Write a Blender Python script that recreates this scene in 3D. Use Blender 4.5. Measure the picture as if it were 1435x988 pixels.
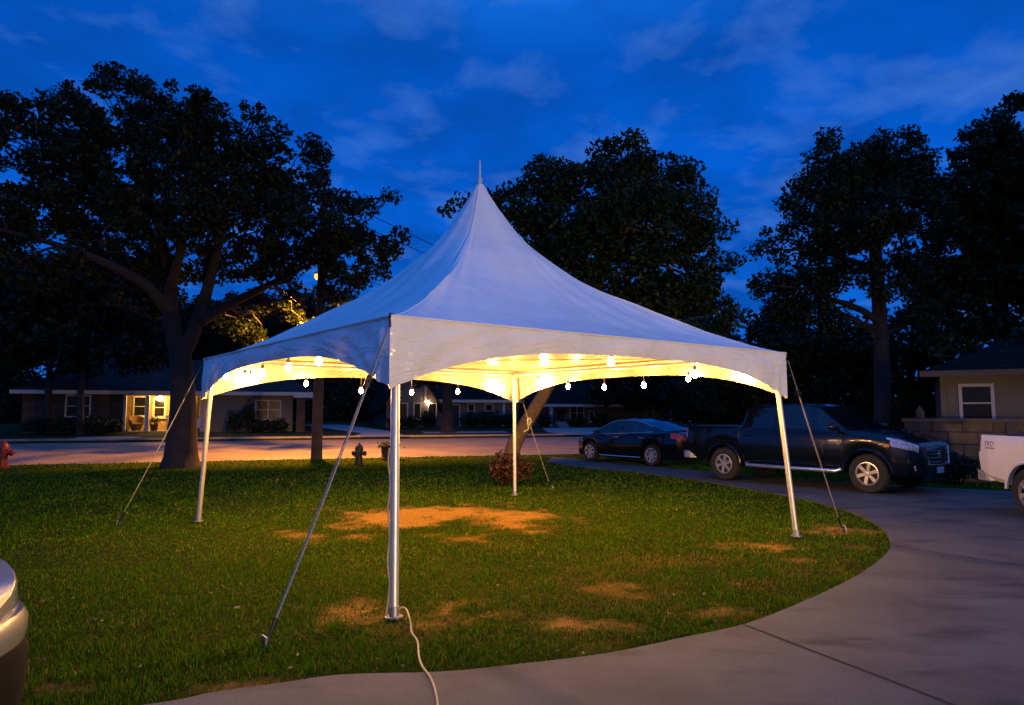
import bpy, bmesh, math, random
import numpy as np
from mathutils import Vector, Matrix

random.seed(7)
rng = np.random.default_rng(7)
R = math.radians
for o in list(bpy.data.objects):
    bpy.data.objects.remove(o)
S = bpy.context.scene
COL = S.collection

# ------------------------------------------------------------------ camera
CAM_H, PITCH, FPX = 1.671, R(4.963), 969.74
cam_d = bpy.data.cameras.new('camera')
cam_d.sensor_width = 36.0
cam_d.lens = 36.0 * FPX / 1435.0
cam_d.clip_start = 0.05
cam_d.clip_end = 3000
cam = bpy.data.objects.new('camera', cam_d)
COL.objects.link(cam)
cam.location = (0, 0, CAM_H)
cam.rotation_euler = (math.pi / 2 + PITCH, 0, 0)
S.camera = cam

# ------------------------------------------------------------------ view
S.view_settings.view_transform = 'Standard'
S.view_settings.look = 'None'
S.view_settings.exposure = 0.0
S.view_settings.gamma = 1.0
S.render.engine = 'CYCLES'
S.cycles.use_denoising = True
S.cycles.max_bounces = 7
S.cycles.diffuse_bounces = 3
S.cycles.glossy_bounces = 3
S.cycles.sample_clamp_indirect = 4.0
S.cycles.use_light_tree = True

# ------------------------------------------------------------------ node helpers
def nn(nt, typ, **kw):
    n = nt.nodes.new(typ)
    for k, v in kw.items():
        if k.startswith('i_'):
            key = k[2:].replace('_', ' ')
            n.inputs[int(key) if key.isdigit() else key].default_value = v
        else:
            setattr(n, k, v)
    return n

def ramp(nt, stops, interp='LINEAR'):
    n = nt.nodes.new('ShaderNodeValToRGB')
    n.color_ramp.interpolation = interp
    el = n.color_ramp.elements
    while len(el) < len(stops):
        el.new(0.5)
    for e, (p, c) in zip(el, stops):
        e.position = p
        e.color = (*c, 1) if len(c) == 3 else c
    return n

def mixc(nt, fac, a, b, blend='MIX'):
    n = nt.nodes.new('ShaderNodeMix')
    n.data_type = 'RGBA'
    n.blend_type = blend
    for i, v in ((0, fac), (6, a), (7, b)):
        if hasattr(v, 'links') or isinstance(v, bpy.types.NodeSocket):
            nt.links.new(v, n.inputs[i])
        else:
            n.inputs[i].default_value = v if i == 0 else (*v, 1)
    return n.outputs[2]

def math_(nt, op, a, b=None, clamp=False):
    n = nt.nodes.new('ShaderNodeMath')
    n.operation = op
    n.use_clamp = clamp
    for i, v in enumerate((a, b)):
        if v is None:
            continue
        if isinstance(v, bpy.types.NodeSocket):
            nt.links.new(v, n.inputs[i])
        else:
            n.inputs[i].default_value = v
    return n.outputs[0]

# ------------------------------------------------------------------ world: blue hour with broken cloud, paler towards the afterglow behind
W = bpy.data.worlds.new('World')
S.world = W
W.use_nodes = True
nt = W.node_tree
nt.nodes.clear()
out = nn(nt, 'ShaderNodeOutputWorld')
bg = nn(nt, 'ShaderNodeBackground')
nt.links.new(bg.outputs[0], out.inputs[0])
tc = nn(nt, 'ShaderNodeTexCoord')
sep = nn(nt, 'ShaderNodeSeparateXYZ')
nt.links.new(tc.outputs['Generated'], sep.inputs[0])
zc = math_(nt, 'MAXIMUM', sep.outputs['Z'], 0.0)
base = ramp(nt, [(0.0, (0.006, 0.140, 0.64)), (0.30, (0.0012, 0.120, 0.70)), (0.47, (0.001, 0.088, 0.52)), (0.60, (0.01, 0.20, 0.92)), (1.0, (0.025, 0.35, 1.45))])
nt.links.new(zc, base.inputs[0])
# cloud layer: project the direction on a plane overhead
den = math_(nt, 'ADD', zc, 0.14)
cx = math_(nt, 'DIVIDE', sep.outputs['X'], den)
cy = math_(nt, 'DIVIDE', sep.outputs['Y'], den)
cmb = nn(nt, 'ShaderNodeCombineXYZ')
nt.links.new(cx, cmb.inputs[0]); nt.links.new(cy, cmb.inputs[1])
n1 = nn(nt, 'ShaderNodeTexNoise', i_Scale=3.1, i_Detail=7.0, i_Roughness=0.55, i_Distortion=0.2)
nt.links.new(cmb.outputs[0], n1.inputs['Vector'])
n2 = nn(nt, 'ShaderNodeTexNoise', i_Scale=2.3, i_Detail=6.0, i_Roughness=0.55, i_Distortion=0.2)
mp = nn(nt, 'ShaderNodeMapping'); mp.inputs['Location'].default_value = (3.1, 1.7, 5.0)
nt.links.new(cmb.outputs[0], mp.inputs[0]); nt.links.new(mp.outputs[0], n2.inputs['Vector'])
dk = ramp(nt, [(0.40, (0, 0, 0)), (0.62, (1, 1, 1))])
nt.links.new(n2.outputs[0], dk.inputs[0])
lt = ramp(nt, [(0.50, (0, 0, 0)), (0.72, (1, 1, 1))])
nt.links.new(n1.outputs[0], lt.inputs[0])
fd = math_(nt, 'MULTIPLY', dk.outputs[0], 0.68)
c1 = mixc(nt, fd, base.outputs[0], (0.0015, 0.060, 0.36))
fl = math_(nt, 'MULTIPLY', lt.outputs[0], 0.6)
c2 = mixc(nt, fl, c1, (0.075, 0.215, 0.66))
# afterglow behind the viewer
back = math_(nt, 'MULTIPLY', sep.outputs['Y'], -1.0)
bx = math_(nt, 'MULTIPLY', sep.outputs['X'], 0.8)
back = math_(nt, 'ADD', back, bx)
bf = nn(nt, 'ShaderNodeMapRange', i_1=-0.35, i_2=1.0)
bf.interpolation_type = 'SMOOTHSTEP'
nt.links.new(back, bf.inputs[0])
gl_h = nn(nt, 'ShaderNodeMapRange', i_1=0.12, i_2=0.6)
nt.links.new(zc, gl_h.inputs[0])
c_glow = mixc(nt, gl_h.outputs[0], (0.13, 0.13, 0.20), (0.035, 0.23, 0.90))
c3 = mixc(nt, bf.outputs[0], c2, c_glow)
nt.links.new(c3, bg.inputs[0])
bg.inputs[1].default_value = 1.0

# weak, very soft last light of the day from behind right
sun_d = bpy.data.lights.new('sun', 'SUN')
sun_d.energy = 0.008
sun_d.angle = R(40)
sun_d.color = (1.0, 0.72, 0.52)
sun = bpy.data.objects.new('sun', sun_d)
COL.objects.link(sun)
sun.rotation_euler = (R(68), 0, R(32))

# ------------------------------------------------------------------ layout helpers
CP, SP = math.cos(PITCH), math.sin(PITCH)
def ray(px, py):
    u = (px - 717.5) / FPX
    v = (494.0 - py) / FPX
    return Vector((u, CP - v * SP, SP + v * CP))
def at(px, py, Y):
    d = ray(px, py)
    k = Y / d.y
    return Vector((d.x * k, Y, CAM_H + d.z * k))
P0 = Vector((-16.2, 21.9))
DIR = Vector((0.95, 0.312)).normalized()
NRM = Vector((-DIR.y, DIR.x))
PHI = math.atan2(DIR.y, DIR.x)
SLOPE = 0.033
def s_of(x, y):
    return (x - P0.x) * NRM.x + (y - P0.y) * NRM.y
def gz(x, y):
    return SLOPE * min(max(s_of(x, y), 0), 30)
def flat(px, py):
    d = ray(px, py)
    k = -CAM_H / d.z
    return Vector((d.x * k, d.y * k, 0))
def st(t, s, z=0):
    p = P0 + DIR * t + NRM * s
    return Vector((p.x, p.y, z))
def tpx(px, s, py=580):
    d = ray(px, py); k = d.x / d.y
    # (P0 + t DIR + s NRM): X = k Y
    ax = P0.x + s * NRM.x; ay = P0.y + s * NRM.y
    return (k * ay - ax) / (DIR.x - k * DIR.y)
def zpx(px, py, s):
    p = st(tpx(px, s, py), s)
    return at(px, py, p.y).z

# ------------------------------------------------------------------ mesh builder
class MB:
    def __init__(self):
        self.v = []; self.f = []
    def add(self, vs, fs):
        o = len(self.v)
        self.v.extend(tuple(p) for p in vs)
        self.f.extend(tuple(i + o for i in f) for f in fs)
        return self
    def box(self, x0, x1, y0, y1, z0, z1, m=None):
        vs = [Vector((x, y, z)) for z in (z0, z1) for y in (y0, y1) for x in (x0, x1)]
        if m is not None:
            vs = [m @ p for p in vs]
        return self.add(vs, [(0, 2, 3, 1), (4, 5, 7, 6), (0, 1, 5, 4), (2, 6, 7, 3), (0, 4, 6, 2), (1, 3, 7, 5)])
    def tube(self, pts, r, n=8, cap=True):
        pts = [Vector(p) for p in pts]
        rs = r if hasattr(r, '__len__') else [r] * len(pts)
        vs = []; fs = []
        t0 = (pts[1] - pts[0]).normalized()
        a = Vector((0, 0, 1)) if abs(t0.z) < 0.9 else Vector((1, 0, 0))
        u = t0.cross(a).normalized()
        for i, p in enumerate(pts):
            t = (pts[min(i + 1, len(pts) - 1)] - pts[max(i - 1, 0)]).normalized()
            u = (u - t * u.dot(t)).normalized()
            w = t.cross(u)
            for k in range(n):
                an = 2 * math.pi * k / n
                vs.append(p + (u * math.cos(an) + w * math.sin(an)) * rs[i])
        for i in range(len(pts) - 1):
            for k in range(n):
                a_, b_ = i * n + k, i * n + (k + 1) % n
                fs.append((a_, b_, b_ + n, a_ + n))
        if cap:
            fs.append(tuple(range(n - 1, -1, -1)))
            e = (len(pts) - 1) * n
            fs.append(tuple(range(e, e + n)))
        return self.add(vs, fs)
    def lathe(self, prof, n=24, m=None, cap=False):
        """prof: list of (radius, height) round the z axis."""
        vs = []; fs = []
        for r, z in prof:
            for k in range(n):
                an = 2 * math.pi * k / n
                p = Vector((r * math.cos(an), r * math.sin(an), z))
                vs.append(m @ p if m is not None else p)
        for i in range(len(prof) - 1):
            for k in range(n):
                a_, b_ = i * n + k, i * n + (k + 1) % n
                fs.append((a_, b_, b_ + n, a_ + n))
        if cap:
            fs.append(tuple(range(n - 1, -1, -1)))
            e = (len(prof) - 1) * n
            fs.append(tuple(range(e, e + n)))
        return self.add(vs, fs)
    def ball(self, c, r, n=12, sz=1.0):
        prof = [(max(1e-4, r * math.sin(math.pi * i / 8)), -r * sz * math.cos(math.pi * i / 8)) for i in range(9)]
        return self.lathe(prof, n, Matrix.Translation(c))
    def build(self, name, mats, parent=None, smooth=True, sharp=38, world=False):
        me = bpy.data.meshes.new(name)
        vs = self.v
        if world and parent is not None:
            l = parent.location
            vs = [(a - l.x, b - l.y, c - l.z) for a, b, c in vs]
        me.from_pydata(vs, [], self.f)
        for m in (mats if isinstance(mats, (list, tuple)) else [mats]):
            me.materials.append(m)
        bm = bmesh.new(); bm.from_mesh(me)
        bmesh.ops.recalc_face_normals(bm, faces=bm.faces)
        if smooth:
            th = R(sharp)
            for f in bm.faces:
                f.smooth = True
            for e in bm.edges:
                e.smooth = (len(e.link_faces) == 2 and e.calc_face_angle(0) < th)
        bm.to_mesh(me); bm.free()
        o = bpy.data.objects.new(name, me)
        COL.objects.link(o)
        if parent is not None:
            o.parent = parent
        return o

def tag(o, label=None, cat=None, group=None, kind=None):
    if label: o['label'] = label
    if cat: o['category'] = cat
    if group: o['group'] = group
    if kind: o['kind'] = kind
    return o
def thing(name, label, cat, loc=(0, 0, 0), rz=0, group=None):
    o = bpy.data.objects.new(name, None)
    o.empty_display_size = 0.3
    COL.objects.link(o)
    o.location = loc; o.rotation_euler = (0, 0, rz)
    return tag(o, label, cat, group)
def sub(name, parent, loc=(0, 0, 0), rot=(0, 0, 0)):
    o = bpy.data.objects.new(name, None)
    COL.objects.link(o); o.parent = parent
    o.location = loc; o.rotation_euler = rot
    return o

# ------------------------------------------------------------------ materials
def mat(name, col, rough=0.6, metal=0.0, var=0.15, scale=8.0, bump=0.0, bscale=40.0, coat=0.0, spec=0.5, obj_coord=True):
    m = bpy.data.materials.new(name)
    m.use_nodes = True
    t = m.node_tree
    b = t.nodes['Principled BSDF']
    tcn = nn(t, 'ShaderNodeTexCoord')
    no = nn(t, 'ShaderNodeTexNoise', i_Scale=scale, i_Detail=5.0, i_Roughness=0.6)
    t.links.new(tcn.outputs['Object'], no.inputs['Vector'])
    lo = tuple(c * (1 - var) for c in col); hi = tuple(min(1, c * (1 + var)) for c in col)
    r = ramp(t, [(0.3, lo), (0.7, hi)])
    t.links.new(no.outputs[0], r.inputs[0])
    t.links.new(r.outputs[0], b.inputs['Base Color'])
    b.inputs['Roughness'].default_value = rough
    b.inputs['Metallic'].default_value = metal
    b.inputs['Specular IOR Level'].default_value = spec
    if coat:
        b.inputs['Coat Weight'].default_value = coat
        b.inputs['Coat Roughness'].default_value = 0.03
    if bump:
        nb = nn(t, 'ShaderNodeTexNoise', i_Scale=bscale, i_Detail=6.0, i_Roughness=0.65)
        t.links.new(tcn.outputs['Object'], nb.inputs['Vector'])
        bp = nn(t, 'ShaderNodeBump', i_Strength=bump, i_Distance=0.02)
        t.links.new(nb.outputs[0], bp.inputs['Height'])
        t.links.new(bp.outputs[0], b.inputs['Normal'])
    return m

def emit(name, col, strength):
    m = bpy.data.materials.new(name)
    m.use_nodes = True
    t = m.node_tree
    t.nodes.clear()
    o = nn(t, 'ShaderNodeOutputMaterial'); e = nn(t, 'ShaderNodeEmission')
    e.inputs[0].default_value = (*col, 1); e.inputs[1].default_value = strength
    t.links.new(e.outputs[0], o.inputs[0])
    return m

def leaf_mat(name, a, b, trans=0.25, rough=0.5):
    m = bpy.data.materials.new(name)
    m.use_nodes = True
    t = m.node_tree; t.nodes.clear()
    o = nn(t, 'ShaderNodeOutputMaterial')
    g = nn(t, 'ShaderNodeNewGeometry')
    r = ramp(t, [(0.0, a), (0.7, tuple((x + y) / 2 for x, y in zip(a, b))), (1.0, b)])
    t.links.new(g.outputs['Random Per Island'], r.inputs[0])
    p = nn(t, 'ShaderNodeBsdfPrincipled'); p.inputs['Roughness'].default_value = rough
    p.inputs['Specular IOR Level'].default_value = 0.25
    t.links.new(r.outputs[0], p.inputs['Base Color'])
    tr = nn(t, 'ShaderNodeBsdfTranslucent'); t.links.new(r.outputs[0], tr.inputs[0])
    mx = nn(t, 'ShaderNodeMixShader'); mx.inputs[0].default_value = trans
    t.links.new(p.outputs[0], mx.inputs[1]); t.links.new(tr.outputs[0], mx.inputs[2])
    t.links.new(mx.outputs[0], o.inputs[0])
    return m

def bark_mat(name, col):
    m = mat(name, col, 0.9, var=0.45, scale=3.0)
    t = m.node_tree; b = t.nodes['Principled BSDF']
    tcn = nn(t, 'ShaderNodeTexCoord')
    mpn = nn(t, 'ShaderNodeMapping'); mpn.inputs['Scale'].default_value = (9, 9, 1.6)
    no = nn(t, 'ShaderNodeTexNoise', i_Scale=1.6, i_Detail=8.0, i_Roughness=0.7)
    t.links.new(tcn.outputs['Object'], mpn.inputs[0]); t.links.new(mpn.outputs[0], no.inputs['Vector'])
    bp = nn(t, 'ShaderNodeBump', i_Strength=0.9, i_Distance=0.05)
    t.links.new(no.outputs[0], bp.inputs['Height']); t.links.new(bp.outputs[0], b.inputs['Normal'])
    return m

M = {}
M['alu'] = mat('brushed aluminium', (0.70, 0.69, 0.68), 0.42, 0.75, 0.08, 5)
M['strap'] = mat('grey white webbing', (0.30, 0.28, 0.25), 0.8, 0, 0.2, 30)
M['black_metal'] = mat('black steel', (0.02, 0.02, 0.022), 0.45, 0.3, 0.2, 10)
M['steel'] = mat('galvanised steel', (0.4, 0.4, 0.42), 0.45, 0.9, 0.2, 10)
M['cord'] = mat('cream cable', (0.42, 0.34, 0.20), 0.6, 0, 0.15, 20)
M['dark_cord'] = mat('black cable', (0.015, 0.015, 0.015), 0.6)
M['bulb'] = emit('warm filament glow', (1.0, 0.50, 0.135), 1300.0)
M['chrome'] = mat('chrome', (0.78, 0.78, 0.79), 0.26, 0.9, 0.03, 5)
M['rubber'] = mat('tyre rubber', (0.018, 0.018, 0.018), 0.85, 0, 0.3, 30, 0.3, 80)
M['rim'] = mat('alloy rim', (0.62, 0.60, 0.58), 0.3, 0.75, 0.06, 8)
M['rim_dark'] = mat('brake dust dark', (0.03, 0.03, 0.03), 0.6)
M['navy'] = mat('navy car paint', (0.002, 0.005, 0.012), 0.18, 0.0, 0.1, 3, coat=0.55, spec=0.3)
M['black_paint'] = mat('black car paint', (0.002, 0.003, 0.005), 0.16, 0.0, 0.1, 3, coat=0.6, spec=0.3)
M['white_paint'] = mat('white car paint', (0.74, 0.74, 0.74), 0.35, 0, 0.04, 2, coat=0.7)
M['silver'] = mat('silver beige car paint', (0.40, 0.38, 0.35), 0.3, 0.55, 0.05, 3, coat=0.9)
M['car_glass'] = mat('tinted car glass', (0.004, 0.006, 0.008), 0.05, 0, 0.1, 3, spec=0.8)
M['plastic'] = mat('black plastic trim', (0.010, 0.010, 0.011), 0.6, 0, 0.2, 12)
M['red_lens'] = mat('red lamp lens', (0.32, 0.012, 0.008), 0.15, 0, 0.3, 30, coat=1.0)
M['amber'] = mat('amber lens', (0.6, 0.16, 0.02), 0.2, 0, 0.2, 30, coat=1.0)
M['lens'] = mat('clear headlamp', (0.42, 0.46, 0.52), 0.16, 0.5, 0.6, 26, coat=1.0)
M['asphalt'] = mat('worn road surface', (0.15, 0.122, 0.088), 0.82, 0, 0.25, 0.6, 0.35, 60)
M['kerb'] = mat('kerb concrete', (0.24, 0.22, 0.19), 0.85, 0, 0.25, 2.0, 0.3, 40)
M['path'] = mat('path concrete', (0.21, 0.20, 0.19), 0.85, 0, 0.2, 1.5, 0.3, 40)
M['joint'] = mat('dirt filled joint', (0.012, 0.010, 0.009), 0.95)
M['wood_pole'] = bark_mat('creosoted wood', (0.07, 0.045, 0.028))
M['bark_oak'] = bark_mat('oak bark', (0.024, 0.016, 0.012))
M['bark_pale'] = bark_mat('smooth tan bark', (0.15, 0.088, 0.030))
M['bark_dark'] = bark_mat('dark bark', (0.026, 0.020, 0.016))
M['leaf_oak'] = leaf_mat('oak leaves', (0.008, 0.016, 0.006), (0.022, 0.036, 0.010), 0.3)
M['leaf_dense'] = leaf_mat('dense dark leaves', (0.007, 0.019, 0.005), (0.020, 0.044, 0.010))
M['leaf_mid'] = leaf_mat('mid green leaves', (0.007, 0.018, 0.006), (0.020, 0.040, 0.012))
M['leaf_far'] = leaf_mat('far dark leaves', (0.006, 0.014, 0.007), (0.018, 0.032, 0.013))
M['leaf_red'] = leaf_mat('reddish shrub leaves', (0.055, 0.022, 0.010), (0.13, 0.055, 0.022))
M['bush'] = leaf_mat('bush leaves', (0.008, 0.016, 0.007), (0.022, 0.038, 0.014))
M['red_iron'] = mat('red enamel iron', (0.15, 0.010, 0.007), 0.45, 0, 0.3, 10)
M['old_iron'] = mat('dull brown iron', (0.05, 0.035, 0.018), 0.6, 0.2, 0.4, 14)
M['tub'] = mat('dark wooden tub', (0.035, 0.022, 0.013), 0.8, 0, 0.4, 14, 0.4, 20)
M['white_trim'] = mat('white trim paint', (0.42, 0.41, 0.39), 0.55, 0, 0.06, 4)
M['window_dark'] = mat('dark window pane', (0.006, 0.007, 0.009), 0.22, 0, 0.2, 3, spec=0.35)
M['shutter'] = mat('dark shutter', (0.012, 0.013, 0.014), 0.7)
M['porch_floor'] = mat('porch floor', (0.25, 0.22, 0.18), 0.8)
M['wicker'] = mat('wicker', (0.12, 0.07, 0.03), 0.8, 0, 0.5, 40, 0.8, 60)
M['cushion'] = mat('cushion cloth', (0.3, 0.22, 0.12), 0.9)
M['sodium'] = emit('sodium lamp glow', (1.0, 0.36, 0.035), 4.2)
M['porch_glow'] = emit('porch lamp glow', (1.0, 0.50, 0.10), 330.0)
M['yard_glow'] = emit('yard lamp glow', (1.0, 0.62, 0.30), 60.0)
M['lantern_glow'] = emit('lantern glow', (1.0, 0.62, 0.34), 28.0)
M['decal'] = mat('grey decal', (0.24, 0.23, 0.24), 0.5)
M['plate'] = mat('licence plate', (0.4, 0.42, 0.45), 0.5)
M['galv_wire'] = mat('black power line', (0.004, 0.004, 0.005), 0.7)

def plank_wall(name, col, pitch, var=0.1, groove=0.9):
    """horizontal lap siding with a dark line under every board"""
    m = mat(name, col, 0.65, 0, var, 3.0)
    t = m.node_tree; b = t.nodes['Principled BSDF']
    tcn = nn(t, 'ShaderNodeTexCoord'); sp = nn(t, 'ShaderNodeSeparateXYZ')
    t.links.new(tcn.outputs['Object'], sp.inputs[0])
    z = math_(t, 'DIVIDE', sp.outputs[2], pitch)
    fr = math_(t, 'FRACT', z)
    bp = nn(t, 'ShaderNodeBump', i_Strength=groove, i_Distance=0.03)
    t.links.new(fr, bp.inputs['Height']); t.links.new(bp.outputs[0], b.inputs['Normal'])
    return m
def block_wall(name, c1, c2, mortar, bw, bh, msize=0.012, rough=0.9):
    m = bpy.data.materials.new(name)
    m.use_nodes = True
    t = m.node_tree; b = t.nodes['Principled BSDF']
    tcn = nn(t, 'ShaderNodeTexCoord')
    mpn = nn(t, 'ShaderNodeMapping'); mpn.inputs['Rotation'].default_value = (R(90), 0, 0)
    t.links.new(tcn.outputs['Object'], mpn.inputs[0])
    br = nn(t, 'ShaderNodeTexBrick')
    br.inputs['Color1'].default_value = (*c1, 1); br.inputs['Color2'].default_value = (*c2, 1)
    br.inputs['Mortar'].default_value = (*mortar, 1)
    br.inputs['Scale'].default_value = 1.0
    br.inputs['Brick Width'].default_value = bw; br.inputs['Row Height'].default_value = bh
    br.inputs['Mortar Size'].default_value = msize
    t.links.new(mpn.outputs[0], br.inputs['Vector'])
    no = nn(t, 'ShaderNodeTexNoise', i_Scale=2.5, i_Detail=6.0)
    t.links.new(tcn.outputs['Object'], no.inputs['Vector'])
    r = ramp(t, [(0.3, (0.55, 0.55, 0.55)), (0.7, (1.1, 1.05, 1.0))])
    t.links.new(no.outputs[0], r.inputs[0])
    c = mixc(t, 1.0, br.outputs[0], r.outputs[0], 'MULTIPLY')
    t.links.new(c, b.inputs['Base Color']); b.inputs['Roughness'].default_value = rough; b.inputs['Specular IOR Level'].default_value = 0.08
    bp = nn(t, 'ShaderNodeBump', i_Strength=0.5, i_Distance=0.02)
    t.links.new(br.outputs['Fac'], bp.inputs['Height']); bp.invert = True
    t.links.new(bp.outputs[0], b.inputs['Normal'])
    return m
M['siding_grey'] = plank_wall('grey lap siding', (0.13, 0.118, 0.105), 0.20)
M['siding_dark'] = plank_wall('dim lap siding', (0.10, 0.092, 0.088), 0.20)
M['siding_pale'] = plank_wall('pale wide boards', (0.125, 0.108, 0.088), 0.27, 0.08)
M['brick_tan'] = block_wall('tan brick', (0.11, 0.078, 0.052), (0.085, 0.058, 0.042), (0.085, 0.072, 0.06), 0.22, 0.075)
M['porch_brick'] = block_wall('cream brick', (0.44, 0.31, 0.13), (0.38, 0.26, 0.10), (0.33, 0.25, 0.13), 0.22, 0.075)
M['block'] = block_wall('concrete block', (0.17, 0.135, 0.095), (0.125, 0.10, 0.07), (0.07, 0.055, 0.04), 0.62, 0.30, 0.016)
def shingle(name, col):
    return block_wall(name, col, tuple(c * 0.7 for c in col), tuple(c * 0.35 for c in col), 0.33, 0.16, 0.012)
M['roof_grey'] = shingle('grey shingles', (0.055, 0.048, 0.048))
M['roof_dark'] = shingle('dark shingles', (0.014, 0.013, 0.013))

# ------------------------------------------------------------------ tent frame geometry (20 ft square high-peak frame tent)
TC = Vector((-0.485, 10.137))
TYAW = -1.6986
HALF = 3.05
EAVE = 2.49
PEAK = 5.16
def corner(i, half=HALF):
    a = TYAW + i * math.pi / 2
    r = half * math.sqrt(2)
    return Vector((TC.x + r * math.cos(a), TC.y + r * math.sin(a), 0))
CN, CR, CB, CL = (corner(i) for i in range(4))     # near, right, back, left corner

# ------------------------------------------------------------------ ground
def poly_in(px, py, poly):
    inside = np.zeros(len(px), bool)
    n = len(poly); j = n - 1
    for i in range(n):
        xi, yi = poly[i]; xj, yj = poly[j]
        c = ((yi > py) != (yj > py)) & (px < (xj - xi) * (py - yi) / (yj - yi + 1e-12) + xi)
        inside ^= c
        j = i
    return inside

inner_px = [(60, 1010), (230, 988), (300, 974), (400, 960), (480, 949), (620, 945), (720, 935), (850, 919), (960, 896), (1045, 877), (1120, 848),
            (1190, 815), (1232, 787), (1248, 766), (1237, 742), (1200, 721), (1150, 706), (1100, 695), (1000, 677),
            (900, 663), (800, 653), (766, 647)]
inner = [flat(*p) for p in inner_px]
def smooth_poly(pts, n=4):
    out_ = []
    for i in range(len(pts) - 1):
        p0 = pts[max(i - 1, 0)]; p1 = pts[i]; p2 = pts[i + 1]; p3 = pts[min(i + 2, len(pts) - 1)]
        for k in range(n):
            t = k / n
            out_.append(0.5 * ((2 * p1) + (p2 - p0) * t + (2 * p0 - 5 * p1 + 4 * p2 - p3) * t * t + (3 * p1 - p0 - 3 * p2 + p3) * t ** 3))
    out_.append(pts[-1])
    return out_
inner = smooth_poly(inner)
outer = [flat(775, 641), flat(830, 645), Vector((4.0, 22.6, 0)), Vector((5.6, 19.6, 0)), Vector((7.2, 17.3, 0)), Vector((9.0, 15.7, 0)),
         Vector((11.0, 14.6, 0)), Vector((16, 13.6, 0)), Vector((20, 12, 0)), Vector((20, -8, 0)), Vector((-12, -8, 0)), Vector((-12, 1.6, 0)), Vector((-6, 2.9, 0))]
drive_poly = [(p.x, p.y) for p in inner + outer]

def structure(o):
    o['kind'] = 'structure'; return o

# ground sheet, in strips parallel to the street
gm = bpy.data.materials.new('yard ground')
gm.use_nodes = True
t_ = gm.node_tree; b_ = t_.nodes['Principled BSDF']
tcn = nn(t_, 'ShaderNodeTexCoord')
na = nn(t_, 'ShaderNodeTexNoise', i_Scale=0.35, i_Detail=6.0, i_Roughness=0.6)
nb_ = nn(t_, 'ShaderNodeTexNoise', i_Scale=9.0, i_Detail=6.0, i_Roughness=0.7)
for n_ in (na, nb_): t_.links.new(tcn.outputs['Object'], n_.inputs['Vector'])
ra = ramp(t_, [(0.3, (0.014, 0.024, 0.007)), (0.7, (0.028, 0.042, 0.012))]); t_.links.new(na.outputs[0], ra.inputs[0])
rb = ramp(t_, [(0.3, (0.5, 0.5, 0.5)), (0.75, (1.3, 1.3, 1.3))]); t_.links.new(nb_.outputs[0], rb.inputs[0])
t_.links.new(mixc(t_, 1.0, ra.outputs[0], rb.outputs[0], 'MULTIPLY'), b_.inputs['Base Color'])
b_.inputs['Roughness'].default_value = 0.95
b_.inputs['Specular IOR Level'].default_value = 0.1
bp_ = nn(t_, 'ShaderNodeBump', i_Strength=0.9, i_Distance=0.06)
t_.links.new(nb_.outputs[0], bp_.inputs['Height']); t_.links.new(bp_.outputs[0], b_.inputs['Normal'])
g = MB()
prof = [(-400, -0.03), (0.0, -0.03), (0.02, -0.14), (10.98, SLOPE * 11 - 0.14), (11.0, SLOPE * 11 + 0.02), (30, SLOPE * 30 + 0.02), (900, SLOPE * 30 + 0.02)]
ts = list(np.linspace(-700, 700, 15))
vs = [st(t, s, z) for s, z in prof for t in ts]
nt_ = len(ts)
g.add(vs, [(i * nt_ + k, i * nt_ + k + 1, (i + 1) * nt_ + k + 1, (i + 1) * nt_ + k) for i in range(len(prof) - 1) for k in range(nt_ - 1)])
structure(g.build('ground', gm, smooth=False))

# road with kerbs
rd = MB()
rd.add([st(t, s, SLOPE * s - 0.075 + 0.05 * math.sin(math.pi * s / 10.98)) for s in np.linspace(0.03, 10.97, 9) for t in ts],
       [(i * nt_ + k, i * nt_ + k + 1, (i + 1) * nt_ + k + 1, (i + 1) * nt_ + k) for i in range(8) for k in range(nt_ - 1)])
structure(rd.build('road', M['asphalt'], smooth=True))
def st_box(name, t0, t1, s0, s1, z0, z1, m):
    b = MB()
    c = [st(t0, s0), st(t1, s0), st(t1, s1), st(t0, s1)]
    b.add([(p.x, p.y, z0) for p in c] + [(p.x, p.y, z1) for p in c],
          [(0, 1, 2, 3), (4, 5, 6, 7), (0, 1, 5, 4), (1, 2, 6, 5), (2, 3, 7, 6), (3, 0, 4, 7)])
    return b.build(name, m, smooth=False)
structure(st_box('kerb', -200, 21.0, -0.16, 0.0, -0.3, 0.035, M['kerb']))
z11 = SLOPE * 11
for a, b in ((-200, tpx(505, 11.1)), (tpx(560, 11.1), tpx(800, 11.1)), (tpx(850, 11.1), 260)):
    structure(st_box('kerb', a, b, 11.0, 11.22, z11 - 0.3, z11 + 0.11, M['kerb']))

# driveway
dm = bpy.data.materials.new('driveway concrete')
dm.use_nodes = True
t_ = dm.node_tree; b_ = t_.nodes['Principled BSDF']
tcn = nn(t_, 'ShaderNodeTexCoord')
na = nn(t_, 'ShaderNodeTexNoise', i_Scale=0.9, i_Detail=7.0, i_Roughness=0.62)
mpn = nn(t_, 'ShaderNodeMapping'); mpn.inputs['Rotation'].default_value = (0, 0, R(-25)); mpn.inputs['Scale'].default_value = (0.9, 2.6, 1)
t_.links.new(tcn.outputs['Object'], mpn.inputs[0])
ns = nn(t_, 'ShaderNodeTexNoise', i_Scale=0.85, i_Detail=5.0, i_Roughness=0.6)
t_.links.new(mpn.outputs[0], ns.inputs['Vector'])
nf = nn(t_, 'ShaderNodeTexNoise', i_Scale=55.0, i_Detail=4.0, i_Roughness=0.7)
for n_ in (na, nf): t_.links.new(tcn.outputs['Object'], n_.inputs['Vector'])
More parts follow.
